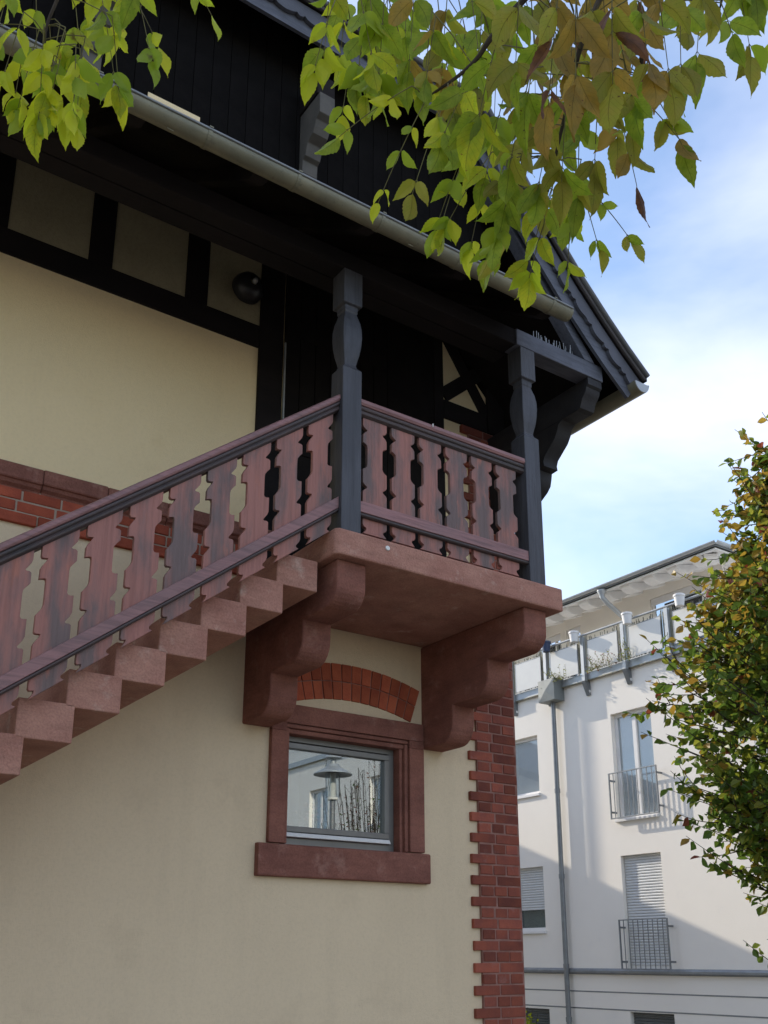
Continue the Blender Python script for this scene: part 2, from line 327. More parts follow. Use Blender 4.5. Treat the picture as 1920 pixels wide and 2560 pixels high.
# window with sandstone surround -----------------------------------------
win = empty('ground_floor_window', (4.0, D, .75), house)
part('stone_sill', MB().prism([(D+.2, .768), (D-.04, .762), (D-.055, .752), (D-.055, .545), (D-.045, .538), (D+.2, .538)], 3.262, 4.745, 0), stone_m, win, .006)
for a, b in ((3.345, 3.470), (4.562, 4.702)):
    box('stone_jamb', stone_m, win, a, b, D-.042, D+.2, .769, 1.57, .006)
for a, b in ((3.471, 3.502), (4.530, 4.561)):
    box('stone_moulding', stone_m, win, a, b, D-.018, D+.2, .769, 1.598, .006)
for a, b in ((3.45, 3.470), (4.501, 4.529)):
    box('stone_moulding', stone_m, win, a, b, D+.012, D+.2, .769, 1.572, .004)
box('stone_lintel', stone_m, win, 3.345, 4.702, D-.042, D+.2, 1.632, 1.773, .006)
box('stone_moulding', stone_m, win, 3.471, 4.561, D-.024, D+.2, 1.600, 1.630, .008)
box('stone_moulding', stone_m, win, 3.471, 4.561, D-.002, D+.2, 1.563, 1.598, .006)
for a, b in ((3.345, 3.469), (4.563, 4.702)): box('stone_corner', stone_m, win, a, b, D-.040, D+.2, 1.571, 1.631, .004)
def frame(name, mat, parent, x0, x1, z0, z1, t, y0, y1, tb=None, bev=.004):
    tb = tb or t
    m = MB(); m.box(x0, x1, y0, y1, z1-t, z1); m.box(x0, x1, y0, y1, z0, z0+tb); m.box(x0, x0+t, y0, y1, z0+tb, z1-t); m.box(x1-t, x1, y0, y1, z0+tb, z1-t)
    return part(name, m, mat, parent, bev)
fr = frame('window_frame', alu_m, win, 3.440, 4.50, .77, 1.575, .05, D+.09, D+.17, .055)
sf = frame('sash', alu_m, win, 3.492, 4.446, .866, 1.515, .042, D+.074, D+.13)
box('pane', glass_m, sf, 3.53, 4.41, D+.106, D+.112, .90, 1.48)
part('drip_rail', MB().prism([(D+.13, .866), (D+.070, .860), (D+.052, .832), (D+.055, .828), (D+.13, .828)], 3.492, 4.446, 0), white_m, win, .002)
# room behind the pane
room = MB(); room.add([(3.0, D+.35, .2), (5.1, D+.35, .2), (5.1, D+2.6, .2), (3.0, D+2.6, .2), (3.0, D+.35, 2.4), (5.1, D+.35, 2.4), (5.1, D+2.6, 2.4), (3.0, D+2.6, 2.4)], [(0, 1, 2, 3), (4, 5, 6, 7), (1, 2, 6, 5), (3, 0, 4, 7), (2, 3, 7, 6)])
part('room', room, dark_m, house)
# brick arch over the window ---------------------------------------------
arch = part('brick_arch', MB(), mortar_m, house) if False else None
AX, AZ, R1, R2, R3 = 4.035, .105, 1.772, 1.912, 2.052
def ringpoly(r0, r1, t0, t1, n=1):
    return [(AX+r0*math.sin(t0+(t1-t0)*i/n), AZ+r0*math.cos(t0+(t1-t0)*i/n)) for i in range(n+1)] + [(AX+r1*math.sin(t1-(t1-t0)*i/n), AZ+r1*math.cos(t1-(t1-t0)*i/n)) for i in range(n+1)]
T = R(18.6)
arch = part('brick_arch', MB().prism(ringpoly(R1+.004, R3-.004, -T+.003, T-.003, 16), D-.004, D+.08, 1), qmortar_m, house)
NB = 14
for i in range(NB):
    t0 = -T+2*T*i/NB; t1 = t0+2*T/NB; gp_ = .0026
    for (ra, rb) in ((R1, R2-.004), (R2+.004, R3)):
        o = part('brick', MB().prism(ringpoly(ra, rb, t0+gp_, t1-gp_), D-.012-random.uniform(0, .004), D+.06, 1), arch_m, arch, .003)

# timbers ------------------------------------------------------------------
tf = empty('timber_frame', (2, D, 4.6), house)
for a, b in ((-.41, .16), (.41, .98), (1.165, 1.734), (1.91, 2.486), (2.668, 3.128)): box('infill_panel', shaded_infill_m, tf, a+.001, b-.001, D-.010, D-.001, 4.829, 5.461, .002)
def beam(x0, x1, z0, z1, y=.022, mat=wood_m, bev=.006): return box('beam', mat, tf, x0, x1, D-y, D+.05, z0, z1, bev)
beam(XL, 3.127, 4.632, 4.828); beam(XL, 5.0, 5.462, 5.66)
for a, b in ((.98, 1.165), (.16, .41), (-.66, -.41), (-1.48, -1.23), (-2.4, -2.1), (1.734, 1.910), (2.486, 2.668)): box('stud', wood_m, tf, a, b, D-.021, D+.05, 4.829, 5.461, .006)
box('stud', wood_m, tf, 3.128, 3.343, D-.024, D+.05, 2.60, 5.461, .006)
box('stud', wood_m, tf, 4.880, 4.985, D-.024, D+.05, 2.60, 5.461, .006)
box('stud', wood_m, tf, 5.50, XR+.02, D-.034, D+.05, 4.63, 5.461, .006)
box('beam', wood_m, tf, 4.986, 5.49, D-.022, D+.05, 4.628, 4.812, .006); box('beam', wood_m, tf, 5.001, XR+.02, D-.022, D+.05, 5.463, 5.62, .006)
def brace(p, q, wd, y):
    p, q = Vector(p), Vector(q); d = (q-p).normalized(); nrm = Vector((-d.y, d.x))*wd/2
    return part('brace', MB().prism([tuple(p+nrm), tuple(q+nrm), tuple(q-nrm), tuple(p-nrm)], D-y, D+.05, 1), wood_m, tf, .005)
brace((4.99, 4.858), (5.50, 5.30), .135, .0205); brace((5.02, 5.50), (5.50, 4.80), .12, .019)
# door in the shade behind the balcony
door = empty('balcony_door', (4.1, D, 2.6), house)
dm = MB()
for i in range(7): dm.box(3.36+i*.145, 3.36+i*.145+.138, D-.018, D+.02, 2.6, 5.44)
part('door_leaf', dm, dark_m, door, .003)
box('door_board', dark_m, door, 4.376, 4.878, D-.012, D+.02, 2.6, 5.455)
for i in range(3): box('door_rail', dark_m, door, 3.37, 4.36, D-.030, D-.019, 2.75+i*1.05, 2.9+i*1.05, .004)
box('door_hinge', zinc2_m, door, 3.345, 3.358, D-.045, D-.026, 3.55, 4.75, .002)

# gable boarding -------------------------------------------------------------
x = -2.7; i = 0
while x < 4.7:
    tz = min(6.80, 5.68+(4.78-x-.135)*1.2, 5.68+(x+2.78)*1.2)
    if tz > 5.3: box('gable_board', tar_m, house, x, x+.132, YG-.018, YG-.001, 5.19, tz, .003)
    x += .135
box('gable_panel', upper_m, house, 1.715, 2.085, YG-.030, YG-.019, 5.20, 5.445, .002)

# stone corbels and balcony --------------------------------------------------
bal = empty('balcony', (4.05, 5.1, 2.5), house)
def arcp(cy, cz, ry, rz, a0, a1, n=7): return [(cy+ry*math.cos(R(a0+(a1-a0)*i/n)), cz+rz*math.sin(R(a0+(a1-a0)*i/n))) for i in range(n+1)]
cp = [(D+.1, 2.424), (5.004, 2.424)]
cp += [(5.004, 2.27)] + arcp(5.144, 2.262, .14, .132, 180, 270)[1:] + [(5.418, 2.13)]
cp += [(5.418, 2.03)] + arcp(5.568, 2.02, .15, .155, 180, 270)[1:] + [(5.842, 1.865)]
cp += [(5.842, 1.76)] + arcp(5.992, 1.75, .15, .168, 180, 270)[1:] + [(D+.1, 1.582)]
for a, b in ((3.127, 3.345), (4.712, 4.929)): part('stone_corbel', MB().prism(cp, a, b, 0), stone_m, bal, .012, seg=2)
part('balcony_slab', MB().prism([(3.07, 4.955), (3.095, 4.93), (5.035, 4.93), (5.035, D-.002), (3.07, D-.002)], 2.425, 2.602, 2), pink_m, bal, .012, seg=2)
part('screw_cap', MB().lathe([(0, 0), (.014, 0), (.017, .004), (.017, .008), (0, .008)], (3.46, 4.920, 2.545), 16, 1), white_m, bal)
# turned posts
def post_mesh():
    prof = [(2.602, .075), (3.755, .075), (3.79, .075), (3.815, .052), (3.828, .05), (3.832, .046), (3.86, .050), (3.92, .063), (3.98, .071), (4.05, .0755), (4.11, .074), (4.17, .066), (4.21, .055), (4.243, .047), (4.248, .052), (4.290, .053), (4.297, .075), (4.563, .075)]
    m = MB(); v = []
    for zz, h in prof: v += [(-h, -h, zz), (h, -h, zz), (h, h, zz), (-h, h, zz)]
    n = len(prof)
    f = [(i*4+k, i*4+(k+1) % 4, i*4+4+(k+1) % 4, i*4+4+k) for i in range(n-1) for k in range(4)] + [(3, 2, 1, 0), (n*4-4, n*4-3, n*4-2, n*4-1)]
    return m.add(v, f).mesh('post', post_m)
pm = post_mesh()
link('post', pm, bal, (3.189, 5.021, 0), .004, 1); link('post', pm, bal, (4.811, 5.021, 0), .004, 1)
# front railing
rcap = [(4.957, 3.546), (4.948, 3.562), (4.952, 3.588), (4.972, 3.600), (5.06, 3.600), (5.075, 3.588), (5.075, 3.546)]
rmld = [(4.966, 3.5455), (4.960, 3.538), (4.958, 3.528), (4.962, 3.518), (4.972, 3.513), (4.972, 3.508), (4.963, 3.500), (4.966, 3.486), (4.984, 3.474), (5.07, 3.474), (5.07, 3.5455)]
railing = empty('front_balustrade', (4.0, 5.0, 2.6), house)
hr = part('handrail', MB().prism(rcap, 3.262, 4.738, 0), rail_m, railing, .003)
part('moulding', MB().prism(rmld, 3.262, 4.738, 0), dkrail_m, hr, .002)
br_ = part('bottom_rail', MB().prism([(4.955, 2.842), (4.984, 2.846), (4.984, 2.764), (4.955, 2.764)], 3.262, 4.738, 0), rail_m, railing, .004)
part('moulding', MB().prism([(4.984, 2.7635), (4.963, 2.7635), (4.957, 2.756), (4.958, 2.747), (4.966, 2.740), (4.984, 2.738)], 3.262, 4.738, 0), dkrail_m, br_, .002)
box('rail_peg', white_m, railing, 3.86, 3.866, 4.942, 4.951, 3.57, 3.592)
PROF = [(-.06, .020), (.055, .020), (.070, .026), (.080, .040), (.088, .055), (.098, .050), (.112, .032), (.128, .022), (.185, .021), (.193, .040), (.203, .053), (.22, .056), (.345, .056), (.36, .050), (.372, .036), (.38, .021), (.475, .021), (.490, .030), (.50, .046), (.508, .055), (.518, .050), (.532, .030), (.546, .021), (.775, .021), (.79, .028), (.802, .050), (.815, .049), (.835, .030), (.842, .024)]
def plank(xl, zl, xr, zr, shl, bottom, y0, y1, left=True, right=True, sh_end=0.):
    L_, R_ = [], []
    for t, wd in PROF:
        if t > bottom: break
        L_.append((xl+(wd if left else .021), zl-t+shl*(wd if left else .021))); R_.append((xr-(wd if right else .021), zr-t-shl*(wd if right else .021)))
    poly = L_ + R_[::-1]
    m = MB(); n = len(L_); v = [(p[0], y0, p[1]) for p in L_+R_] + [(p[0], y1, p[1]) for p in L_+R_]
    f = []
    for i in range(n-1):
        f += [(i, i+1, n+i+1, n+i), (2*n+i, 3*n+i, 3*n+i+1, 2*n+i+1), (i, 2*n+i, 2*n+i+1, i+1), (n+i, n+i+1, 3*n+i+1, 3*n+i)]
    f += [(0, n, 3*n, 2*n), (n-1, 3*n-1, 4*n-1, 2*n-1)]
    return m.add(v, f)
gx = [3.283] + [3.517+.234*i for i in range(6)]
gx[-1] = 4.690
for i in range(6):
    part('baluster', plank(gx[i], 3.478, gx[i+1], 3.478, 0, .86, 4.986, 5.014), plank_m, railing, .0025)

# stone stair with its balustrade ----------------------------------------------
st = empty('staircase', (1.5, 5.6, 0), house)
YS = 5.10
for i in range(15):
    xr = 3.040-.2425*i; zt = 2.412-.1905*i
    box('step', pink_m, st, xr-.292, xr, YS, D-.001, zt-.208, zt-random.uniform(0, .003), .007)
sb = empty('stair_balustrade', (1.8, 5.0, 1.2), house)
def sloped(poly_yz, x0, x1, z_at, name, mat):     # poly (y, dz) swept along the slope
    n = len(poly_yz); v = [(x0, y, z_at(x0)+dz) for y, dz in poly_yz]+[(x1, y, z_at(x1)+dz) for y, dz in poly_yz]
    f = [tuple(range(n))[::-1], tuple(range(n, 2*n))]+[(i, (i+1) % n, n+(i+1) % n, n+i) for i in range(n)]
    return part(name, MB().add(v, f), mat, sb, .003)
SL = .775
zt_rail = lambda x: 3.590+SL*(x-3.113)
hr = sloped([(4.976, -.054), (4.968, -.038), (4.972, -.012), (4.992, 0), (5.075, 0), (5.09, -.015), (5.09, -.054)], -1.2, 3.113, zt_rail, 'handrail', rail_m)
hm = sloped([(4.986, -.0545), (4.980, -.062), (4.978, -.072), (4.982, -.082), (4.992, -.087), (4.992, -.093), (4.983, -.101), (4.986, -.115), (5.004, -.128), (5.085, -.128), (5.085, -.0545)], -1.2, 3.113, zt_rail, 'moulding', dkrail_m)
zt_low = lambda x: 2.842+SL*(x-3.113)
br_ = sloped([(4.975, -.004), (5.004, 0), (5.004, -.082), (4.975, -.082)], -1.2, 3.113, zt_low, 'bottom_rail', rail_m)
bm2 = sloped([(5.004, -.0825), (4.983, -.0825), (4.977, -.090), (4.978, -.099), (4.986, -.106), (5.004, -.108)], -1.2, 3.113, zt_low, 'moulding', dkrail_m)
for q, pq in ((hm, hr), (bm2, br_)): q.parent = pq; q.location = -wl(pq)
zb = lambda x: zt_rail(x)-.126
sx = [3.098] + [2.875-.2265*i for i in range(19)]
for i in range(18):
    xr_, xl_ = sx[i], sx[i+1]
    part('baluster', plank(xl_, zb(xl_), xr_, zb(xr_), SL, .838, 5.006, 5.034), plank_m, sb, .0025)

# canopy beam, lower roof and gutter ----------------------------------------------
box('beam', wood_m, tf, -2.6, 4.735, 5.115, 5.26, 4.575, 4.715, .006)
box('beam', wood_m, tf, -2.6, 4.700, 4.958, 5.10, 4.566, 4.705, .006)  # left run of the tie beam, black to put canopy shade into its colour
box('tie_beam', truss_m, tf, 4.702, 5.657, 4.945, 5.09, 4.565, 4.708, .006)
box('purlin', dbr_m, tf, 5.487, 5.645, 5.095, 14, 4.32, 4.562, .006)
part('purlin_head', MB().prism([(4.955, 4.562), (5.094, 4.562), (5.094, 4.32), (5.06, 4.33), (5.045, 4.36), (5.03, 4.40), (5.005, 4.425), (4.985, 4.455), (4.978, 4.485), (4.955, 4.50)], 5.487, 5.645, 0), dbr_m, tf, smooth=True)
bp_ = [(5.27, 4.318), (5.315, 4.29), (5.335, 4.235), (5.37, 4.18), (5.43, 4.13), (5.495, 4.075), (5.512, 4.03), (5.505, 3.99), (5.575, 3.985), (5.585, 3.93), (5.60, 3.875), (5.64, 3.833), (5.71, 3.79), (5.85, 3.72), (D+.02, 3.62), (D+.02, 4.318)]
part('scroll_bracket', MB().prism(bp_, 5.487, 5.645, 0), dbr_m, tf, smooth=True)
ub = [(4.9, 5.90), (4.9, 5.725), (4.95, 5.70), (4.965, 5.655), (4.99, 5.61), (5.06, 5.58), (5.075, 5.53), (5.09, 5.49), (5.125, 5.475), (5.13, 5.37), (5.179, 5.36), (5.179, 5.90)]
for xx in (2.86, 1.26): part('scroll_bracket', MB().prism(ub, xx, xx+.125, 0), M('bracket_timber', (.13, .12, .105), (.09, .085, .078), 5), tf, .005)
for xx in (2.86, 1.26): box('purlin', wood_m, tf, xx-.01, xx+.135, 4.92, 5.18, 5.902, 6.08, .006)
canopy = empty('canopy_roof', (1.5, 5.3, 5.0), house)
CS = (5.93-4.665)/(D-4.5)
cz = lambda y: 4.665+CS*(y-4.5)
part('canopy_boarding', MB().prism([(4.52, cz(4.52)-.05), (D-.03, cz(D-.03)-.05), (D-.03, cz(D-.03)-.02), (4.52, cz(4.52)-.02)], XL+.3, 4.80, 0), dark_m, canopy)
part('canopy_tiling', MB().prism([(4.50, cz(4.5)-.018), (D-.03, cz(D-.03)-.018), (D-.03, cz(D-.03)+.02), (4.50, cz(4.5)+.0)], XL+.3, 4.82, 0), tile_m, canopy)
rf = MB().prism([(4.56, cz(4.56)-.051), (D-.04, cz(D-.04)-.051), (D-.04, cz(D-.04)-.17), (4.66, cz(4.66)-.16), (4.60, cz(4.6)-.13), (4.57, cz(4.57)-.11)], 0, .10, 0).mesh('rafter', wood_m)
for i in range(10): link('rafter', rf, canopy, (4.62-.80*i, 0, 0), .005, 1)
def half_round(a, b, cx, cz_, r, ax, lip=.008):
    m = MB(); n = 14; outer = [(cx+r*math.cos(math.pi+math.pi*i/n), cz_+r*math.sin(math.pi+math.pi*i/n)) for i in range(n+1)]
    inner = [(cx+(r-.004)*math.cos(2*math.pi-math.pi*i/n), cz_+(r-.004)*math.sin(2*math.pi-math.pi*i/n)) for i in range(n+1)]
    m.prism(outer+inner, a, b, ax)
    return m
gut = empty('canopy_gutter', (1.5, 4.5, 4.65), house)
gy, gz, gr = 4.500, 4.620, .064
part('gutter_trough', half_round(XL+.3, 4.800, gy, gz, gr, 0), zinc_m, gut, smooth=True)
part('gutter_bead', MB().tube([(XL+.3, gy-gr-.002, gz+.004), (4.80, gy-gr-.002, gz+.004)], .009, 10), steel_m, gut, smooth=True)
ec = [(gy+(gr-.001)*math.cos(math.pi+math.pi*i/12), gz+(gr-.001)*math.sin(math.pi+math.pi*i/12)) for i in range(13)]
part('gutter_end_cap', MB().prism(ec, 4.797, 4.812, 0), zinc_m, gut)
def strap_mesh():
    n = 14; o = [(gy+(gr+.004)*math.cos(math.pi+math.pi*i/n), gz+(gr+.004)*math.sin(math.pi+math.pi*i/n)) for i in range(n+1)]
    i_ = [(gy+(gr+.0005)*math.cos(2*math.pi-math.pi*i/n), gz+(gr+.0005)*math.sin(2*math.pi-math.pi*i/n)) for i in range(n+1)]
    m = MB().prism(o+i_, -.012, .012, 0); m.box(-.012, .012, gy-gr-.014, gy-gr+.02, gz+.010, gz+.018); return m.mesh('gutter_strap', zinc_m)
sm = strap_mesh()
for xx in (1.86, 2.46, 3.09, 3.74, 4.62, 1.2, .5, -.2): link('gutter_strap', sm, gut, (xx, 0, 0))
for xx in (1.64, 3.35): part('gutter_seam', MB().tube([(xx-.02, gy-gr*0-.0, gz-gr-.003), (xx+.02, gy, gz-gr-.003)], .004, 6), zinc_m, gut)

# main roof with bell-cast eaves and half hip -----------------------------------------
roof = empty('main_roof', (XM, 10, 7), house)
rk = [(6.075, 4.71), (5.85, 4.895), (5.63, 5.095), (5.36, 5.36), (5.10, 5.65), (4.80, 6.0), (4.55, 6.33), (4.34, 6.62)]
ridge = (XM, 10.9)
half = rk + [(3.2, 6.62+1.14*1.29), ridge]
YF, ZH = 4.83, 6.62
def yfront(zv): return YF if zv <= ZH else YF+(zv-ZH)/1.05
def roof_sheet(dz, t, inset, name, mat):
    m = MB()
    for s in (1, -1):
        P = [(XM+s*(x-XM), zz) for x, zz in half]
        for i in range(len(P)-1):
            (xa, za), (xb, zb_) = P[i], P[i+1]
            ya, yb = yfront(za)+inset, yfront(zb_)+inset
            v = [(xa, ya, za+dz), (xb, yb, zb_+dz), (xb, 16.4, zb_+dz), (xa, 16.4, za+dz)]
            v += [(x, y, zz-t) for x, y, zz in v]
            m.add(v, [(0, 1, 2, 3), (7, 6, 5, 4), (0, 4, 5, 1), (1, 5, 6, 2), (2, 6, 7, 3), (3, 7, 4, 0)])
    xh = half[-3][0]; v = [(xh, YF+inset, ZH+dz), (XM, yfront(10.9)+inset, 10.9+dz), (2*XM-xh, YF+inset, ZH+dz)]
    v += [(x, y, zz-t) for x, y, zz in v]
    m.add(v, [(0, 1, 2), (5, 4, 3), (0, 3, 4, 1), (1, 4, 5, 2), (2, 5, 3, 0)])
    return part(name, m, mat, roof)
roof_sheet(0, .045, .0, 'roof_covering', tile_m)
roof_sheet(-.09, .03, .03, 'roof_boarding', dark_m)
# rake and half-hip edge boards: one offset line
full = rk + [(2*XM-x, zz) for x, zz in rk[::-1]]
def resample(P, step):
    out = []
    for i in range(len(P)-1):
        a, b = Vector(P[i]), Vector(P[i+1]); n = max(1, round((b-a).length/step))
        for k in range(n): out.append(a+(b-a)*k/n)
    out.append(Vector(P[-1])); return out
def offset(P, d):
    out = []
    for i, p in enumerate(P):
        a = (P[i]-P[i-1]).normalized() if i else None; b = (P[i+1]-P[i]).normalized() if i < len(P)-1 else None
        na = Vector((-a.y, a.x)) if a else None; nb = Vector((-b.y, b.x)) if b else None
        if na is None: q = nb*d(i)
        elif nb is None: q = na*d(i)
        else:
            h = (na+nb).normalized(); q = h*(d(i)/max(.4, h.dot(na)))
        out.append(p+q)
    return out
PP = resample([Vector(p) for p in full], .022)
acc = [0]
vroll_m = M('verge_zinc', (.075, .075, .075), (.055, .055, .055), 4, .4, 0, spec=.5)
for i in range(1, len(PP)): acc.append(acc[-1]+(PP[i]-PP[i-1]).length)
def ribbon(d0, d1, y0, y1, name, mat, bev=0):
    A = offset(PP, d0); B = offset(PP, d1); n = len(PP); m = MB()
    v = [(p.x, y0, p.y) for p in A]+[(p.x, y0, p.y) for p in B]+[(p.x, y1, p.y) for p in A]+[(p.x, y1, p.y) for p in B]
    f = []
    for i in range(n-1):
        f += [(i, i+1, n+i+1, n+i), (2*n+i, 3*n+i, 3*n+i+1, 2*n+i+1), (i, 2*n+i, 2*n+i+1, i+1), (n+i, n+i+1, 3*n+i+1, 3*n+i)]
    f += [(0, n, 3*n, 2*n), (n-1, 3*n-1, 4*n-1, 2*n-1)]
    return part(name, m.add(v, f), mat, roof)
def wave(i):
    s = (acc[i] % .24)/.24
    if s < .62: return .018*math.sin(math.pi*s/.62)
    if s < .70: return -.014
    if s < .92: return .008*math.sin(math.pi*(s-.70)/.22)
    return -.012
ribbon(lambda i: .0, lambda i: .045, YF-.012, YF+.10, 'verge_tile_edge', tile_m)
part('verge_roll', MB().tube([(p.x, YF-.014, p.y) for p in offset(PP, lambda i: .022)], .030, 10), vroll_m, roof, smooth=True)
part('verge_bead', MB().tube([(p.x, YF-.006, p.y) for p in offset(PP, lambda i: .068)], .020, 8), tile_m, roof, smooth=True)
ribbon(lambda i: .090, lambda i: .205+wave(i), YF+.018, YF+.046, 'bargeboard', barge_m)
ribbon(lambda i: .150, lambda i: .315, YF+.052, YF+.080, 'bargeboard', truss_m)
for s in (1,):
    part('rafter', MB().prism([(5.458, 4.712), (5.575, 4.712), (4.60, 5.90), (4.487, 5.90)], 4.948, 5.06, 1), truss_m, roof, .004)
part('rafter', MB().prism([(4.60, 5.902), (4.487, 5.902), (4.20, 6.252), (4.31, 6.252)], 4.948, 5.06, 1), truss_m, roof, .004)
# side gutter
sg = empty('side_gutter', (5.96, 10, 4.55), house)
part('gutter_trough', half_round(4.80, 16.3, 5.962, 4.590, .085, 1), zinc_m, sg, smooth=True)
part('gutter_end_cap', MB().prism([(5.962+.083*math.cos(math.pi+math.pi*i/14), 4.590+.083*math.sin(math.pi+math.pi*i/14)) for i in range(15)], 4.792, 4.803, 1), zinc2_m, sg)
part('gutter_bead', MB().tube([(6.049, 4.80, 4.594), (6.049, 16.3, 4.594)], .010, 8), zinc_m, sg, smooth=True)
chim = box('chimney', brick_m, house, .3, 1.0, 11.5, 12.2, 9.8, 12.0, .01)

# bird spikes on the tie beam -----------------------------------------------------------
bs = tag(empty('bird_spike_strip', (5.15, 5.0, 4.709)), 'row of thin upright bird spikes on the grey tie beam under the gable edge', 'bird spikes')
box('base_strip', zinc2_m, bs, 4.90, 5.42, 4.985, 5.015, 4.709, 4.714)
sp = MB().tube([(0, 0, 0), (0, 0, .11)], .0028, 5).mesh('spike', zinc2_m)
for i in range(18):
    o = link('spike', sp, bs, (4.94+i*.026+random.uniform(-.006, .006), 4.99+random.choice((0, .02)), 4.714))
    o.rotation_euler = (random.uniform(-.12, .12), random.uniform(-.05, .05), 0); o.scale.z = random.uniform(.7, 1.15)

# wall lamp ---------------------------------------------------------------------------------
wlamp = tag(empty('wall_lamp', (2.96, D, 5.08)), 'round black wall lamp on the small dark panel beside the balcony door', 'lamp')
part('base_plate', MB().lathe([(0, -.03), (.07, -.03), (.075, -.02), (.075, 0), (0, 0)], (2.97, D-.001, 5.07), 24, 1), black_m, wlamp, smooth=True)
part('shade', MB().lathe([(.03, -.20), (.07, -.19), (.105, -.16), (.125, -.11), (.128, -.07), (.120, -.07), (.10, -.11), (.06, -.165), (.03, -.185)], (2.97, D, 5.07), 28, 1), black_m, wlamp, smooth=True)
part('arm', MB().tube([(2.97, D-.02, 5.07), (2.97, D-.12, 5.07)], .016, 10), black_m, wlamp, smooth=True)
part('bulb', MB().lathe([(0, -.235), (.014, -.23), (.022, -.215), (.02, -.195), (0, -.19)], (2.975, D, 5.07), 16, 1), zinc2_m, wlamp, smooth=True)

# dried flowers behind the pane ------------------------------------------------------------
df = tag(empty('dried_flowers', (3.95, D+.28, .9)), 'small bunch of dried red flowers standing behind the ground floor window pane', 'flowers')
part('vase', MB().lathe([(0, 0), (.05, 0), (.06, .06), (.04, .13), (.045, .15)], (3.95, D+.25, .76), 20), zinc_m, df, smooth=True)
fl = MB(); stm = MB()
for i in range(46):
    a = random.uniform(0, 6.28); r = random.uniform(.02, .17); h = random.uniform(.93, 1.12)
    p = Vector((3.95+r*math.cos(a)*1.3, D+.25+r*.5*math.sin(a), h)); stm.tube([(3.95, D+.25, .88), p], .002, 4)
    s_ = random.uniform(.010, .022); fl.lathe([(0, -s_), (s_*.8, -s_*.5), (s_, 0), (s_*.7, s_*.6), (0, s_)], p, 6)
part('stems', stm, stalk_m, df); part('blossoms', fl, flower_m, df)

# ------------------------------------------------------------------ white apartment building
X0 = 15.0
apt = tag(empty('apartment_building', (X0, 0, GZ)), 'white plastered apartment building with terrace railing and roller shutters beyond the brick corner', 'building')
ups = []
holes = []
def W(y0, y1, z0, z1, d=.16): holes.append((y0, y1, z0, z1, d)); return (y0, y1, z0, z1)
cols_small = [15.69]; bay = 6.3
small, french = [], []
for b_ in range(-6, 1):
    o = b_*bay
    small += [W(15.69+o, 16.62+o, 3.40, 4.67), W(15.69+o, 16.62+o, .55, 1.85)]
    french += [W(12.53+o, 13.55+o, 2.585, 4.70), W(12.55+o, 13.53+o, -.205, 1.89)]
low = []
for b_ in range(-6, 1):
    o = b_*bay; low += [W(15.69+o, 16.62+o, -2.2, -.985), W(12.53+o, 13.55+o, -2.2, -.955)]
wm = MB(); YB, YE = 24, -28
grid_wall(wm, holes, YE, YB, GZ, 5.53, lambda y, zz, d: (X0+d, y, zz), .16)
wm.add([(X0, YB, GZ), (27, YB, GZ), (27, YB, 5.53), (X0, YB, 5.53)], [(0, 1, 2, 3)]); wm.add([(X0, YE, GZ), (27, YE, GZ), (27, YE, 5.53), (X0, YE, 5.53)], [(0, 1, 2, 3)])
wm.add([(X0, YE, 5.53), (27, YE, 5.53), (27, YB, 5.53), (X0, YB, 5.53)], [(0, 1, 2, 3)]); wm.add([(27, YE, GZ), (27, YB, GZ), (27, YB, 5.53), (27, YE, 5.53)], [(0, 1, 2, 3)])
part('wall', wm, plaster_m, apt)
part('ledge', MB().prism([(X0+.02, -.19), (X0-.05, -.20), (X0-.07, -.23), (X0-.07, -.275), (X0-.03, -.30), (X0+.02, -.30)], YE, YB, 1) if False else MB().add([(x, y, zz) for y in (YE, YB) for x, zz in [(X0+.02, -.185), (X0-.06, -.20), (X0-.08, -.23), (X0-.08, -.27), (X0-.03, -.30), (X0+.02, -.30)]], [(0, 1, 2, 3, 4, 5), (11, 10, 9, 8, 7, 6)]+[(i, (i+1) % 6, 6+(i+1) % 6, 6+i) for i in range(6)]), steel_m, apt)
for zz in (-.62, -.93): box('wall_groove', steel_m, apt, X0-.004, X0+.02, YE, YB, zz-.012, zz+.012)
def yframe(name, mat, parent, x0, x1, y0, y1, z0, z1, t):
    m = MB(); m.box(x0, x1, y0, y1, z1-t, z1); m.box(x0, x1, y0, y1, z0, z0+t); m.box(x0, x1, y0, y0+t, z0+t, z1-t); m.box(x0, x1, y1-t, y1, z0+t, z1-t)
    return part(name, m, mat, parent, .004)
shaded_shut_m = M('shaded_shutter', (.14, .145, .14), (.12, .125, .12), 4, .6)  # ground floor shutters, deep shade put into their darker colour
dull_m = M('net_curtain_blind', (.80, .79, .78), (.74, .74, .74), 3, .8)
def shutter(parent, y0, y1, z0, z1, x):
    m = MB(); zz = z1
    while zz > z0+.02:
        m.add([(x, y0, zz), (x-.016, y0, zz-.022), (x-.012, y0, zz-.044), (x+.006, y0, zz-.050), (x, y1, zz), (x-.016, y1, zz-.022), (x-.012, y1, zz-.044), (x+.006, y1, zz-.050)], [(0, 1, 5, 4), (1, 2, 6, 5), (2, 3, 7, 6)]); zz -= .052
    s = part('roller_shutter', m, shut_m, parent); s['kind'] = 'stuff'; return s
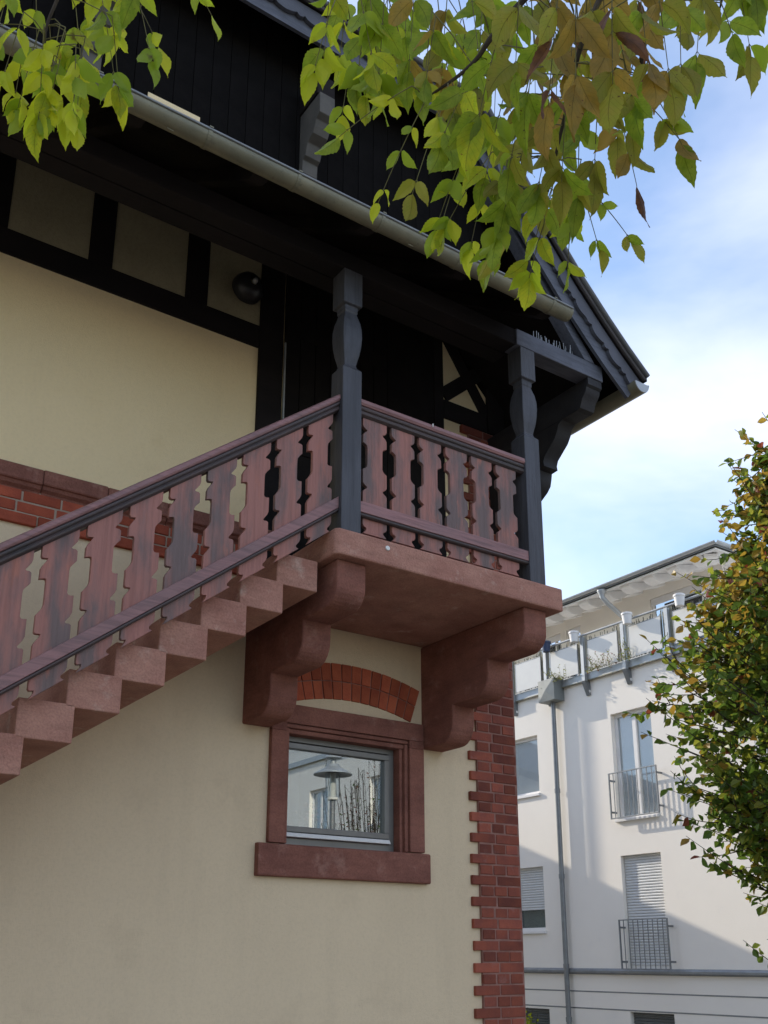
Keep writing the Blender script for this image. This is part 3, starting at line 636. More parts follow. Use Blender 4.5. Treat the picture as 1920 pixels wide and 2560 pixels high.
for i, (y0, y1, z0, z1) in enumerate(small):
    wn = empty('window', (X0, (y0+y1)/2, z0), apt)
    yframe('window_frame', white_m, wn, X0+.10, X0+.16, y0, y1, z0, z1, .06)
    box('window_sill', white_m, wn, X0-.05, X0+.11, y0-.03, y1+.03, z0-.065, z0-.005, .006)
    if i % 2 == 0:
        box('pane', bglass_m, wn, X0+.135, X0+.140, y0+.05, y1-.05, z0+.05, z1-.05)
        box('blind', dull_m, wn, X0+.148, X0+.155, y0+.02, y1-.02, z0+.02, z1-.02)
    else:
        box('pane', bglass_m, wn, X0+.135, X0+.140, y0+.05, y1-.05, z0+.05, z1-.05)
        shutter(wn, y0+.01, y1-.01, z0+.40, z1, X0+.095)
        box('blind', M('teal_dark', (.12, .17, .16), (.10, .14, .135), 3), wn, X0+.20, X0+.21, y0+.02, y1-.02, z0+.02, z1-.02)
def railing_y(parent, y0, y1, z0, z1, x):
    r = empty('french_balcony_railing', (x, (y0+y1)/2, z0), parent)
    fm = MB(); t = .014
    fm.box(x-t, x+t, y0, y1, z1-.02, z1); fm.box(x-t, x+t, y0, y1, z0, z0+.02); fm.box(x-t, x+t, y0, y0+.022, z0+.02, z1-.02); fm.box(x-t, x+t, y1-.022, y1, z0+.02, z1-.02)
    for yy in (y0-.0, y1): 
        for zz in (z0+.12, z1-.16): fm.box(x, X0+.01, yy-.02 if yy == y1 else yy, yy if yy == y1 else yy+.02, zz, zz+.035)
    part('rail_frame', fm, steel_m, r)
    bm_ = MB().box(-.006, .006, -.007, .007, z0+.02, z1-.02).mesh('bar', steel_m)
    n = 9
    for k in range(1, n+1): link('bar', bm_, r, (x, y0+(y1-y0)*k/(n+1), 0))
for i, (y0, y1, z0, z1) in enumerate(french):
    wn = empty('french_window', (X0, (y0+y1)/2, z0), apt)
    railing_y(wn, y0-.16, y1+.02, z0-.0, z0+.90, X0-.15)
    box('window_sill', white_m, wn, X0-.05, X0+.11, y0-.02, y1+.02, z0-.05, z0-.002, .006)
    yframe('window_frame', white_m, wn, X0+.10, X0+.16, y0, y1, z0, z1, .07)
    if i % 2 == 0:
        box('mullion', white_m, wn, X0+.095, X0+.161, (y0+y1)/2-.045, (y0+y1)/2+.045, z0+.07, z1-.07, .004)
        box('pane', bglass_m, wn, X0+.135, X0+.140, y0+.06, y1-.06, z0+.06, z1-.06)
        box('curtain', dull_m, wn, X0+.148, X0+.155, y0+.02, y1-.02, z0+.02, z1-.02)
    else: shutter(wn, y0+.01, y1-.01, z0+.05, z1, X0+.095)
for (y0, y1, z0, z1) in low:
    wn = empty('window', (X0, (y0+y1)/2, z0), apt); yframe('window_frame', white_m, wn, X0+.10, X0+.16, y0, y1, z0, z1, .06); sh_ = shutter(wn, y0+.01, y1-.01, z0+.05, z1, X0+.095); sh_.data.materials.clear(); sh_.data.materials.append(shaded_shut_m)
# terrace edge
box('fascia', zinc2_m, apt, X0-.06, X0+.3, YE, YB, 5.532, 5.685, .006)
box('drip_edge', zinc_m, apt, X0-.075, X0-.05, YE, YB, 5.515, 5.531)
ter = empty('terrace_railing', (X0, 0, 5.69), apt)
XT = X0-.10
part('handrail', MB().tube([(XT, YE, 6.50), (XT, YB, 6.50)], .024, 8), zinc2_m, ter, smooth=True)
pitch = 1.115; y = 15.20+pitch*7
pp = MB(); pp.box(-.05, .05, -.045, .045, 5.50, 6.46)
pmesh = pp.mesh('post', zinc2_m)
bkt = MB(); bp2 = [(-.06, 5.50), (.11, 5.50), (.11, 5.21), (.07, 5.21)]
bkt.prism(bp2, -.05, .05, 1); bkm = bkt.mesh('bracket', steel_m)
hole = MB().lathe([(0, -.052), (.03, -.052), (.03, .052), (0, .052)], (.07, 0, 5.29), 14, 1).mesh('bracket_hole', white_m)
panm = MB().box(-.008, .008, -.40, .40, 5.70, 6.335).mesh('panel', panelg_m)
panf = MB(); panf.box(-.012, .012, -.415, -.401, 5.69, 6.35); panf.box(-.012, .012, .401, .415, 5.69, 6.35); panf.box(-.012, .012, -.401, .401, 6.336, 6.35)
pfm = panf.mesh('panel_frame', steel_m)
rods = MB()
random.seed(3)
for i in range(26):
    yy = y-pitch*i
    link('post', pmesh, ter, (XT, yy, 0), .004, 1); b_ = link('bracket', bkm, ter, (XT, yy, 0)); link('bracket_hole', hole, b_, (XT, yy, 0))
    pn = link('panel', panm, ter, (XT-.02, yy-pitch/2, 0)); link('panel_frame', pfm, pn, (XT-.02, yy-pitch/2, 0))
    for k in range(30):
        q = yy-random.uniform(0, pitch); rods.box(XT+.03, XT+.036, q, q+random.uniform(.008, .022), 5.70, 6.46+random.uniform(-.08, .02))
    for k in range(3):
        rods.box(XT-.012, XT+.0, yy+.07+.028*k, yy+.078+.028*k, 5.69, 6.47); rods.box(XT-.012, XT+.0, yy-.07-.028*k-.008, yy-.07-.028*k, 5.69, 6.47)
rd = part('reed_screen', rods, zinc_m, ter); rd['kind'] = 'stuff'
# rain head and downpipe
dp = empty('downpipe', (X0-.1, 15.05, 2), apt)
hb = MB(); hx0, hx1, hy0, hy1 = X0-.30, X0-.002, 14.80, 15.28
c_ = (hx0-.03, (hy0+hy1)/2, 5.48)
v = [(hx0, hy0, 5.25), (hx0, hy1, 5.25), (hx0, hy1, 5.72), (hx0, hy0, 5.72), c_, (hx1, hy0, 5.25), (hx1, hy1, 5.25), (hx1, hy1, 5.72), (hx1, hy0, 5.72)]
hb.add(v, [(0, 1, 4), (1, 2, 4), (2, 3, 4), (3, 0, 4), (0, 3, 8, 5), (1, 6, 7, 2), (0, 5, 6, 1), (3, 2, 7, 8)])
part('rain_head', hb, M('rain_head_zinc', (.25, .272, .262), (.20, .215, .21), 3, .55, metal=.1), dp)
part('pipe', MB().tube([(X0-.10, 15.05, 5.25), (X0-.10, 15.05, GZ)], .052, 12), steel_m, dp, smooth=True)
for zz in (3.3, 1.55, -.20, -1.2): part('pipe_collar', MB().tube([(X0-.10, 15.05, zz), (X0-.10, 15.05, zz+.09)], .062, 12), steel_m, dp, smooth=True)
# penthouse
XP = 17.0; PE = 12.0
pw = MB(); ph = [(13.95-.0, 12.55, 6.6, 7.71)]
pholes = [(12.55, 13.97, 5.6, 7.71, .12), (16.12, 16.6, 5.6, 7.69, .12), (16.8, 17.7, 5.6, 7.67, .12), (19, 20.4, 5.6, 7.7, .12)]
grid_wall(pw, pholes, PE, YB, 5.53, 8.3, lambda yy, zz, d: (XP+d, yy, zz), .12)
pw.add([(XP, PE, 5.53), (27, PE, 5.53), (27, PE, 8.3), (XP, PE, 8.3)], [(0, 1, 2, 3)])
part('penthouse_wall', pw, plaster_m, apt)
box('penthouse_cornice', plaster_m, apt, XP-.05, XP+.3, PE-.05, YB, 8.02, 8.28, .01)
for (y0, y1, z0, z1, _) in pholes:
    wn = empty('penthouse_window', (XP, (y0+y1)/2, z0), apt)
    yframe('window_frame', white_m, wn, XP+.06, XP+.12, y0, y1, z0, z1, .07)
    box('mullion', white_m, wn, XP+.055, XP+.121, y0+.60 if y1-y0 > 1.2 else y0+.2, (y0+.67) if y1-y0 > 1.2 else y0+.24, z0+.07, z1-.07)
    box('pane', bglass_m, wn, XP+.09, XP+.095, y0+.06, y1-.06, z0+.06, z1-.06)
    box('room_back', dark_m, wn, XP+.5, XP+.51, y0, y1, z0, z1)
    box('shutter_box', dull_m, wn, XP+.02, XP+.058, y0+.02, y1-.02, z1-.16, z1-.01)
box('penthouse_block', plaster_m, apt, XP, 26, -27, -2, 5.535, 8.6, .01)
box('penthouse_block_roof', steel_m, apt, XP-1.1, 26.5, -27.5, -1.2, 8.61, 8.8, .02)
XE, EY, EZ = 15.65, 11.15, 7.76
ev = MB()
def slab(mb, P, t):
    v = P+[(x, yy, zz-t) for x, yy, zz in P]; n = len(P)
    mb.add(v, [tuple(range(n)), tuple(range(n, 2*n))[::-1]]+[(i, (i+1) % n, n+(i+1) % n, n+i) for i in range(n)])
slab(ev, [(XE, EY, EZ), (XE, YB, EZ), (21, YB, EZ+1.6), (21, EY+5, EZ+1.6)], .05)
slab(ev, [(XE, EY, EZ), (21, EY+5, EZ+1.6), (27, EY+5, EZ+1.6), (27, EY, EZ)], .05)
part('penthouse_roof', ev, steel_m, apt)
so = MB(); slab(so, [(XE+.06, EY+.06, EZ-.055), (XE+.06, YB, EZ-.055), (XP+.2, YB, EZ+.36), (XP+.2, EY+1.5, EZ+.36)], .03); slab(so, [(XE+.06, EY+.06, EZ-.055), (XP+.2, EY+1.5, EZ+.36), (27, EY+1.5, EZ+.36), (27, EY+.06, EZ-.055)], .03)
part('soffit', so, white_m, apt)
part('eaves_gutter', half_round(EY-.05, YB, XE-.03, EZ+.03, .058, 1), zinc2_m, apt, smooth=True)
part('eaves_gutter', half_round(XE-.05, 27, EY-.03, EZ+.03, .058, 0), zinc2_m, apt, smooth=True)
rr = MB().prism([(.16, -.06), (.18, -.11), (.25, -.16), (.36, -.185), (.50, -.175), (.62, -.13), (.80, -.02), (1.36, .15), (1.36, .25), (.16, -.055)], -.135, .135, 1).mesh('rafter_end', white_m)
for i in range(15): link('rafter_end', rr, apt, (XE, 11.75+i*.63, EZ), .008, 1)
o = link('rafter_end', rr, apt, (XE+.15, EY+.2, EZ), .008, 1); o.rotation_euler.z = R(45)
sp_ = [(XE+.0, 14.15, EZ-.05), (XE+.0, 14.13, EZ-.24), (XE+.12, 14.10, EZ-.36), (XE+.85, 14.02, EZ-.80), (XE+1.15, 13.98, EZ-1.02), (XE+1.25, 13.97, EZ-1.25), (XE+1.25, 13.97, 5.6)]
part('swan_neck_pipe', MB().tube(sp_, .055, 12), zinc2_m, apt, smooth=True)
part('pipe_funnel', MB().lathe([(.05, -.14), (.055, -.08), (.10, 0), (.10, .03)], (XE, 14.15, EZ-.10), 14), zinc2_m, apt, smooth=True)

# pots and plants on the terrace edge
def pot(y, lab, mat, s=.8):
    t = tag(empty('hanging_pot', (XT-.13, y, 6.33)), lab, 'flower pot', 'pots hung over the terrace handrail')
    part('bucket', MB().lathe([(0, .02), (.10*s, .03), (.125*s, .21), (.14*s, .215), (.14*s, .25), (.125*s, .26), (.115*s, .23), (0, .20)], (XT-.15, y, 6.32), 20), mat, t, smooth=True)
    part('hook', MB().tube([(XT-.06, y, 6.52), (XT, y, 6.56), (XT+.05, y, 6.50)], .008, 6), steel_m, t)
    return t
pot(14.18, 'white flower pot on the terrace handrail just right of the dark blue one', white_m)
pot(12.72, 'white flower pot on the terrace handrail right of the swan neck pipe', white_m)
pot(11.42, 'white flower pot half hidden by the autumn tree on the terrace handrail', white_m)
pot(15.02, 'dark blue flower pot on the terrace handrail beside the balcony corbel', M('blue_pot', (.05, .07, .13), (.045, .06, .11), 4, .4))
def tplant(y, wd, h, lab, mats_, n, sd):
    rs = random.Random(sd); t = tag(empty('trailing_plant', (XT-.1, y, 5.69)), lab, 'plant'); lm = MB(); sm_ = MB()
    for i in range(n):
        b_ = Vector((XT-.08, y+rs.uniform(-wd, wd), 5.66)); tip = b_+Vector((-rs.uniform(.02, .16), rs.uniform(-.15, .15), rs.uniform(-.10, h)))
        sm_.tube([b_, (b_+tip)/2+Vector((0, 0, .04)), tip], .003, 4)
        for k in range(5):
            p = b_.lerp(tip, .35+.16*k); d = Vector((rs.uniform(-1, 1), rs.uniform(-1, 1), rs.uniform(-.4, 1))).normalized()*.045; sdv = d.cross(Vector((rs.uniform(-1, 1), rs.uniform(-1, 1), rs.uniform(-1, 1)))).normalized()*.014
            lm.add([p, p+d*.5+sdv, p+d, p+d*.5-sdv], [(0, 1, 2, 3)], rs.randrange(len(mats_)))
    part('stems', sm_, stalk_m, t); f = part('foliage', lm, mats_, t); f['kind'] = 'stuff'
pale_m = leafmat('pale_leaf', (.42, .42, .30), (.30, .33, .18), .3, sc_=6)
tplant(14.80, .28, .30, 'pale leafed plant growing over the terrace edge above the rain head', [pale_m, lf['tl']], 26, 1)
tplant(13.45, .42, .36, 'wide pale trailing plant with reddish stems in front of a terrace panel', [pale_m, lf['tl'], lf['tr']], 40, 2)
tplant(12.86, .15, .42, 'narrow pale plant at the foot of a terrace railing post', [pale_m, lf['tl']], 20, 3)

# small shrub beside the ground floor windows
sh = tag(empty('shrub', (14.55, 16.0, GZ)), 'light green shrub seen at the foot of the brick corner', 'shrub'); lm = MB(); sm_ = MB(); rs = random.Random(9)
for i in range(40):
    b_ = Vector((14.55, 16.05, GZ)); tip = b_+Vector((rs.uniform(-.3, .3), rs.uniform(-.35, .35), rs.uniform(.9, 1.72))); sm_.tube([b_, b_.lerp(tip, .5)+Vector((0, 0, .1)), tip], .006, 4)
    for k in range(14):
        p = b_.lerp(tip, .3+.05*k); d = Vector((rs.uniform(-1, 1), rs.uniform(-1, 1), rs.uniform(-.3, 1))).normalized()*.09; s_ = d.cross(Vector((rs.uniform(-1, 1), rs.uniform(-1, 1), .3))).normalized()*.03
        lm.add([p, p+d*.5+s_, p+d, p+d*.5-s_], [(0, 1, 2, 3)])
part('stems', sm_, bark_m, sh); f = part('foliage', lm, lf['y'], sh); f['kind'] = 'stuff'

# neighbouring house behind, its roof shades the white building
nb = tag(empty('neighbour_house', (9, 26, GZ)), 'plastered neighbouring house with tall flue pipe standing behind the timbered house', 'house')
part('wall', MB().prism([(18.4, GZ), (18.4, 4.2), (31, 9.2), (42, 4.6), (42, GZ)], 6.6, 12.2, 0), plaster_m, nb)
part('roof', MB().prism([(17.9, 4.19), (25.06, 7.10), (31, 9.45), (42.4, 4.7), (42.4, 4.4), (31, 9.2), (17.9, 4.0)], 6.3, 12.36, 0), tile_m, nb)
part('flue_pipe', MB().tube([(12.29, 24.85, 6.6), (12.29, 24.85, 10.35)], .055, 12), steel_m, nb, smooth=True)

# street lamp behind the photographer, mirrored in the window pane
dv = FW + RT*((832-CX)/F0) - UP*((1935-CY)/F0); yv = 13.6; vp = dv*(yv/dv.y)
lx, ly, lz = vp.x, 2*(D+.109)-yv, vp.z
sl = tag(empty('street_lamp', (lx, ly, GZ)), 'street lamp with wide round hat and glass cylinder mirrored in the window pane', 'street lamp')
part('pole', MB().tube([(lx, ly, GZ), (lx, ly, lz-.42)], [.05, .045], 14), steel_m, sl, smooth=True)
part('hat', MB().lathe([(.02, .16), (.10, .155), (.12, .12), (.13, .10), (.31, .0), (.315, -.015), (.29, -.01), (.10, .03)], (lx, ly, lz), 32), zinc2_m, sl, smooth=True)
part('upper_tier', MB().lathe([(.02, .34), (.08, .33), (.14, .27), (.145, .255), (.10, .25), (.05, .24), (.05, .16)], (lx, ly, lz), 24), zinc2_m, sl, smooth=True)
part('glass_cylinder', MB().lathe([(.12, .02), (.11, -.38)], (lx, ly, lz), 24), bglass_m, sl, smooth=True)
part('lamp_core', MB().lathe([(0, .02), (.05, .02), (.05, -.36), (.09, -.38), (.09, -.42), (0, -.42)], (lx, ly, lz), 18), panelg_m, sl, smooth=True)

bsx = (FW + RT*((935-CX)/F0) - UP*((2010-CY)/F0)); bsx = bsx*(16.0/bsx.y); bx, by_ = bsx.x, 2*(D+.109)-16.0
rs = random.Random(4)
bush = tag(empty('garden_shrub', (bx, by_, GZ)), 'dark bare twigged garden shrub mirrored in the right half of the window pane', 'shrub'); tw_m = MB(); lm = MB()
for i in range(260):
    a = rs.uniform(0, 6.28); b0 = Vector((bx+rs.uniform(-.15, .15), by_+rs.uniform(-.15, .15), GZ)); tip = b0+Vector((math.cos(a)*rs.uniform(.1, 1.0), math.sin(a)*rs.uniform(.1, 1.0), rs.uniform(2.8, 6.3)))
    md = (b0+tip)/2+Vector((rs.uniform(-.1, .1), rs.uniform(-.1, .1), .3)); tw_m.tube([b0, md, tip, tip+Vector((rs.uniform(-.2, .2), rs.uniform(-.2, .2), -.25))], [.012, .008, .004, .002], 5)
    for k in range(7):
        p = md.lerp(tip, rs.random()); d = Vector((rs.uniform(-1, 1), rs.uniform(-1, 1), rs.uniform(-1, .3))).normalized()*.06; q = d.cross(Vector((rs.uniform(-1, 1), rs.uniform(-1, 1), rs.uniform(-1, 1)))).normalized()*.016
        lm.add([p, p+d*.5+q, p+d, p+d*.5-q], [(0, 1, 2, 3)], rs.randrange(3))
t_ = part('twigs', tw_m, bark_m, bush); t_['kind'] = 'stuff'; t_ = part('foliage', lm, [lf['tg'], lf['b'], lf['tr']], bush); t_['kind'] = 'stuff'
# ------------------------------------------------------------------ tree beside the white building
rs = random.Random(21)
TD = 9.6
tb = at(2006, 1700, TD); cz0_ = tb.z; tb.z = GZ
tree = tag(empty('hornbeam_tree', tb), 'slender autumn tree with green and yellow leaves in front of the white building', 'tree')
part('trunk', MB().tube([tb, tb+Vector((.05, .02, 2.5)), tb+Vector((.0, .05, 5)), tb+Vector((.05, 0, cz0_ - GZ + 2.0))], [.13, .11, .08, .02], 12), bark_m, tree, smooth=True)
tw = MB(); leaves = []
cz0 = at(2000, 1690, TD).z
Ltow = -RT
def shoot(p0, p1, n, r0=.008, lp=1.):
    p0, p1 = Vector(p0), Vector(p1); mid = (p0+p1)/2+Vector((rs.uniform(-.06, .06), rs.uniform(-.06, .06), -.05+rs.uniform(-.05, .03)))
    pts = []
    for i in range(7):
        t = i/6; pts.append(p0*(1-t)**2+mid*2*t*(1-t)+p1*t*t)
    tw.tube(pts, [r0*(1-.8*i/6)+.0012 for i in range(7)], 5)
    for k in range(n):
        t = (k+rs.random())/n*lp+(1-lp); t = min(t, 1); p = p0*(1-t)**2+mid*2*t*(1-t)+p1*t*t; dr = (p1-p0).normalized()
        leaves.append((p, dr, t))
PRF = [(-2.6, .1), (-2.2, .4), (-1.9, .7), (-1.3, 1.05), (-.7, 1.3), (0, 1.32), (.45, 1.1), (.85, .85), (1.25, .62), (1.6, .42), (1.9, .28), (2.2, .18), (2.6, .1)]
def prf(h):
    for (a, ra), (b, rb) in zip(PRF, PRF[1:]):
        if a <= h <= b: return ra+(rb-ra)*(h-a)/(b-a)
    return .1
for i in range(330):
    h = rs.uniform(-2.5, 2.5); h = h if rs.random() < .4 else rs.uniform(-1.6, 1.2)
    rad = prf(h)*rs.choice((rs.uniform(.4, .85), rs.uniform(.7, 1.0), rs.uniform(.85, 1.12)))
    a = rs.uniform(0, 6.283); o0 = Vector((tb.x, tb.y, cz0+h-.55*rad*rs.uniform(.4, 1.2))); o1 = Vector((tb.x+math.cos(a)*rad, tb.y+math.sin(a)*rad, cz0+h))
    if (o1-tb).dot(RT) > .4: continue
    shoot(o0, o1, rs.randrange(10, 16), .012, .75)
    for q in range(4):
        s_ = o0.lerp(o1, rs.uniform(.45, .9)); shoot(s_, s_+Vector((math.cos(a)*.2+rs.uniform(-.25, .25), math.sin(a)*.2+rs.uniform(-.25, .25), rs.uniform(-.1, .3))), rs.randrange(7, 12), .005, .9)
for (ax, ay, bx, by, n) in ((1930, 1330, 1822, 1150, 22), (1900, 1450, 1800, 1285, 20), (1860, 1500, 1690, 1430, 20), (1830, 1760, 1618, 1600, 20), (1800, 1790, 1640, 1620, 18), (1850, 1930, 1615, 1745, 26), (1800, 1900, 1602, 1830, 14), (1860, 2010, 1665, 1970, 20), (1900, 2090, 1690, 2045, 22), (1950, 2230, 1715, 2090, 20), (1960, 2150, 1770, 2070, 16), (1980, 2420, 1858, 2350, 14), (1990, 1200, 1905, 1030, 12), (1960, 2260, 1890, 2255, 12), (1850, 1590, 1700, 1560, 20), (1880, 1400, 1745, 1440, 16)):
    j = rs.uniform(-.25, .25); shoot(at(ax+60, ay+40, TD+j*.5), at(bx, by, TD-.3+j), n, .006, .92)
tt = part('twigs', tw, bark_m, tree); tt['kind'] = 'stuff'
def tl_geo(sz):
    wd = sz*.38
    return [(0, 0, 0), (-wd*.75, sz*.28, .006), (-wd, sz*.55, .010), (-wd*.5, sz*.85, .002), (0, sz*1.05, -.012), (wd*.5, sz*.85, .002), (wd, sz*.55, .010), (wd*.75, sz*.28, .006), (0, sz*.5, -.006)], [(0, 8, 2, 1), (8, 4, 3, 2), (0, 7, 6, 8), (8, 6, 5, 4)]
fol = MB(); keys = ['tg', 'tl', 'ty', 'tr']; single = {k: MB().add(*tl_geo(.092)).mesh('leaf', lf[k]) for k in keys}
cand = []
for p, dr, t in leaves:
    d = (dr*rs.uniform(.0, .6)+Vector((rs.uniform(-1, 1), rs.uniform(-1, 1), rs.uniform(-1.1, .35)))).normalized()
    nrm = Vector((rs.uniform(-.8, .8), rs.uniform(-.8, .8), rs.uniform(.2, 1))); x_ = d.cross(nrm).normalized(); z_ = x_.cross(d)
    out = (p-tb); side = -out.dot(RT); r_ = rs.random(); hgt = p.z-cz0
    py = .05+.10*max(0, side-.5)+.30*max(0, min(1, (hgt+.3)/1.2))*(1 if side > .15 else .4)
    k = 'tr' if (r_ < .008+.03*(t > .93)) else 'ty' if r_ < py else 'tl' if r_ < py+.33 else 'tg'
    cand.append((p, x_, d, z_, k, rs.uniform(.72, 1.25)))
cand.sort(key=lambda c: c[0].length)
vis = [c for c in cand if abs((c[0].dot(RT)/c[0].dot(FW))*F0) < 1000]
sing = set(id(c) for c in vis[:300])
for c in cand:
    p, x_, d, z_, k, s_ = c; mt = Matrix((x_, d, z_)).transposed()
    if id(c) in sing:
        o = bpy.data.objects.new('leaf', single[k]); C.objects.link(o); o.parent = tree; o.matrix_local = Matrix.Translation(p-tb) @ mt.to_4x4() @ Matrix.Scale(s_, 4)
    else:
        v, f = tl_geo(.092*s_); fol.add([p+mt @ Vector(q) for q in v], f, keys.index(k))
ff = part('foliage', fol, [lf[k] for k in keys], tree); ff['kind'] = 'stuff'

# ------------------------------------------------------------------ overhanging branches close to the lens
rs = random.Random(5)
ob = tag(empty('box_elder_tree', (-3.4, -1.6, GZ)), 'overhanging tree with drooping yellow green and brown compound leaves close above', 'tree')
def leaf_mesh(name, mat, kind):
    m = MB(); nl, nw = 18, 6
    curl = rs.uniform(.05, .5); fold = rs.uniform(.05, .55); tw_ = rs.uniform(-.7, .7); bend = rs.uniform(-.10, .10)
    wid = rs.uniform(.86, 1.12)*(.5 if kind == 'b' else 1.0); ph = rs.uniform(0, 6); hook = rs.uniform(-.06, .06)
    v = []; uv = []
    for i in range(nl+1):
        t = i/nl
        wv = .215*max(0, math.sin(math.pi*min(1, t/.93)**.82))**.72 if t < .93 else 0
        wv = max(wv, .030*(1-t)/.07 if t > .9 else 0, 0)*wid
        for j in range(nw+1):
            u = j/nw*2-1; edge = abs(u) > .9
            wx = u*(wv*(1+(rs.uniform(-.05, .06) if edge else 0))+(.012 if edge and i % 2 and 6 < i < 16 else 0))
            z_ = fold*abs(wx)*1.2-curl*t*t*.7+.028*math.sin(8*t+ph+u*2)*abs(u)+rs.uniform(-.006, .006)
            ca, sa = math.cos(tw_*t), math.sin(tw_*t)
            v.append((wx*ca-z_*sa*.4+bend*math.sin(t*3)+(hook*(t-.8)*5 if t > .8 else 0), t, z_*ca+wx*sa)); uv.append((u*.5+.5, t))
    f = [(i*(nw+1)+j, i*(nw+1)+j+1, (i+1)*(nw+1)+j+1, (i+1)*(nw+1)+j) for i in range(nl) for j in range(nw)]
    me = m.add(v, f).mesh('leaflet', mat, True)
    ul = me.uv_layers.new(name='UVMap')
    for lp in me.loops: ul.data[lp.index].uv = uv[lp.vertex_index]
    return me
LM = {k: [leaf_mesh('leaflet', lf[k], k) for _ in range(9)] for k in 'ygoab'}
bt = MB(); stalks = MB()
def curve(ps, n=16):
    P = [Vector(p) for p in ps]; P = [P[0]*2-P[1]]+P+[P[-1]*2-P[-2]]; out = []
    for i in range(1, len(P)-2):
        for k in range(n):
            t = k/n; a, b, c, d = P[i-1:i+3]
            out.append(.5*((2*b)+(c-a)*t+(2*a-5*b+4*c-d)*t*t+(3*b-a-3*c+d)*t**3))
    out.append(P[-2]); return out
BR = [
 [at(1900, -900, 2.4), at(1700, -400, 2.3), at(1480, 40, 2.2), at(1410, 300, 2.3), at(1370, 480, 2.4)],
 [at(1700, -400, 2.3), at(1290, 20, 2.3), at(1180, 160, 2.35), at(1060, 250, 2.4)],
 [at(1700, -400, 2.3), at(1630, 0, 2.3), at(1590, 200, 2.4), at(1540, 260, 2.4)],
 [at(1700, -400, 2.3), at(1050, -150, 2.5), at(860, -40, 2.6)],
 [at(1900, -900, 2.4), at(1850, -200, 2.4), at(1800, 20, 2.5)],
 [at(1900, -900, 2.4), at(700, -700, 2.7), at(260, -200, 2.7), at(130, 30, 2.7), at(110, 130, 2.7)],
 [at(260, -200, 2.7), at(400, -60, 2.75)],
]
tp = [Vector((-3.4, -1.6, GZ)), Vector((-3.3, -1.5, 0)), Vector((-2.6, -1.1, 2.4)), Vector((-.6, -.3, 3.7)), at(1900, -900, 2.4)]
part('trunk', MB().tube(curve(tp), [.12-.105*i/64 for i in range(65)], 12), bark_m, ob, smooth=True)
allp = []
for b_ in BR:
    c = curve(b_); allp += c; n = len(c)
    part('branch', MB().tube(c, [.010-.0075*i/(n-1) for i in range(n)], 7), bark_m, ob, smooth=True)
for e in ((-6.2, 1.6, 6.2), (-5.5, -2.8, 7.0), (-3.0, -.5, 8.2), (-2.2, -3.4, 6.4), (-7.0, -.8, 5.0), (-5.0, 2.8, 5.2)):
    c = curve([Vector((-3.0, -1.3, 1.4)), Vector((-3.0, -1.3, 1.4)).lerp(Vector(e), .5)+Vector((0, 0, .4)), Vector(e)])
    part('branch', MB().tube(c, [.07-.062*i/(len(c)-1) for i in range(len(c))], 8), bark_m, ob, smooth=True)
cm = MB()  # unseen crown leaves, added to block sky light from the left
for i in range(4500):
    q = Vector((rs.gauss(0, .5), rs.gauss(0, .5), rs.gauss(0, .5)))
    if q.length > 1.05: q *= 1.05/q.length*rs.uniform(.8, 1)
    p = Vector((-5.0+q.x*3.6, -1.6+q.y*3.8, 5.4+q.z*3.4))
    if p.z < 1.6: continue
    zz = p.dot(FW)
    if zz > -.3:
        zz = max(zz, .05); u, v_ = CX+F0*p.dot(RT)/zz, CY-F0*p.dot(UP)/zz
        if u > -500: continue
    if p.y > 4.0 and p.x > -4.5: continue
    d = Vector((rs.uniform(-1, 1), rs.uniform(-1, 1), rs.uniform(-1.3, .2))).normalized()*rs.uniform(.10, .19); sdv = d.cross(Vector((rs.uniform(-1, 1), rs.uniform(-1, 1), rs.uniform(-1, 1)))).normalized()*.045
    cm.add([p, p+d*.45+sdv, p+d, p+d*.45-sdv], [(0, 1, 2, 3)], rs.randrange(3))
cr_ = part('unseen_crown', cm, [lf['tg'], lf['tl'], lf['g']], ob); cr_['kind'] = 'stuff'
DOWN = Vector((0, 0, -1)); nleaf = 0; LF = []
def leaflet(p, d, size, kind, face=.7):
    global nleaf
    d = d.normalized(); toc = (-p).normalized()
    nr = (toc*face+Vector((rs.uniform(-1, 1), rs.uniform(-1, 1), rs.uniform(-.4, .8)))*(1-face*.6)).normalized()
    if rs.random() < .5: nr = -nr
    x_ = d.cross(nr)
    if x_.length < 1e-3: x_ = d.cross(Vector((1, 0, 0)))
    x_.normalize(); z_ = x_.cross(d)
    LF.append((size/p.length, p.copy(), Matrix((x_, d, z_)).transposed(), size, kind, rs.choice(LM[kind]))); nleaf += 1
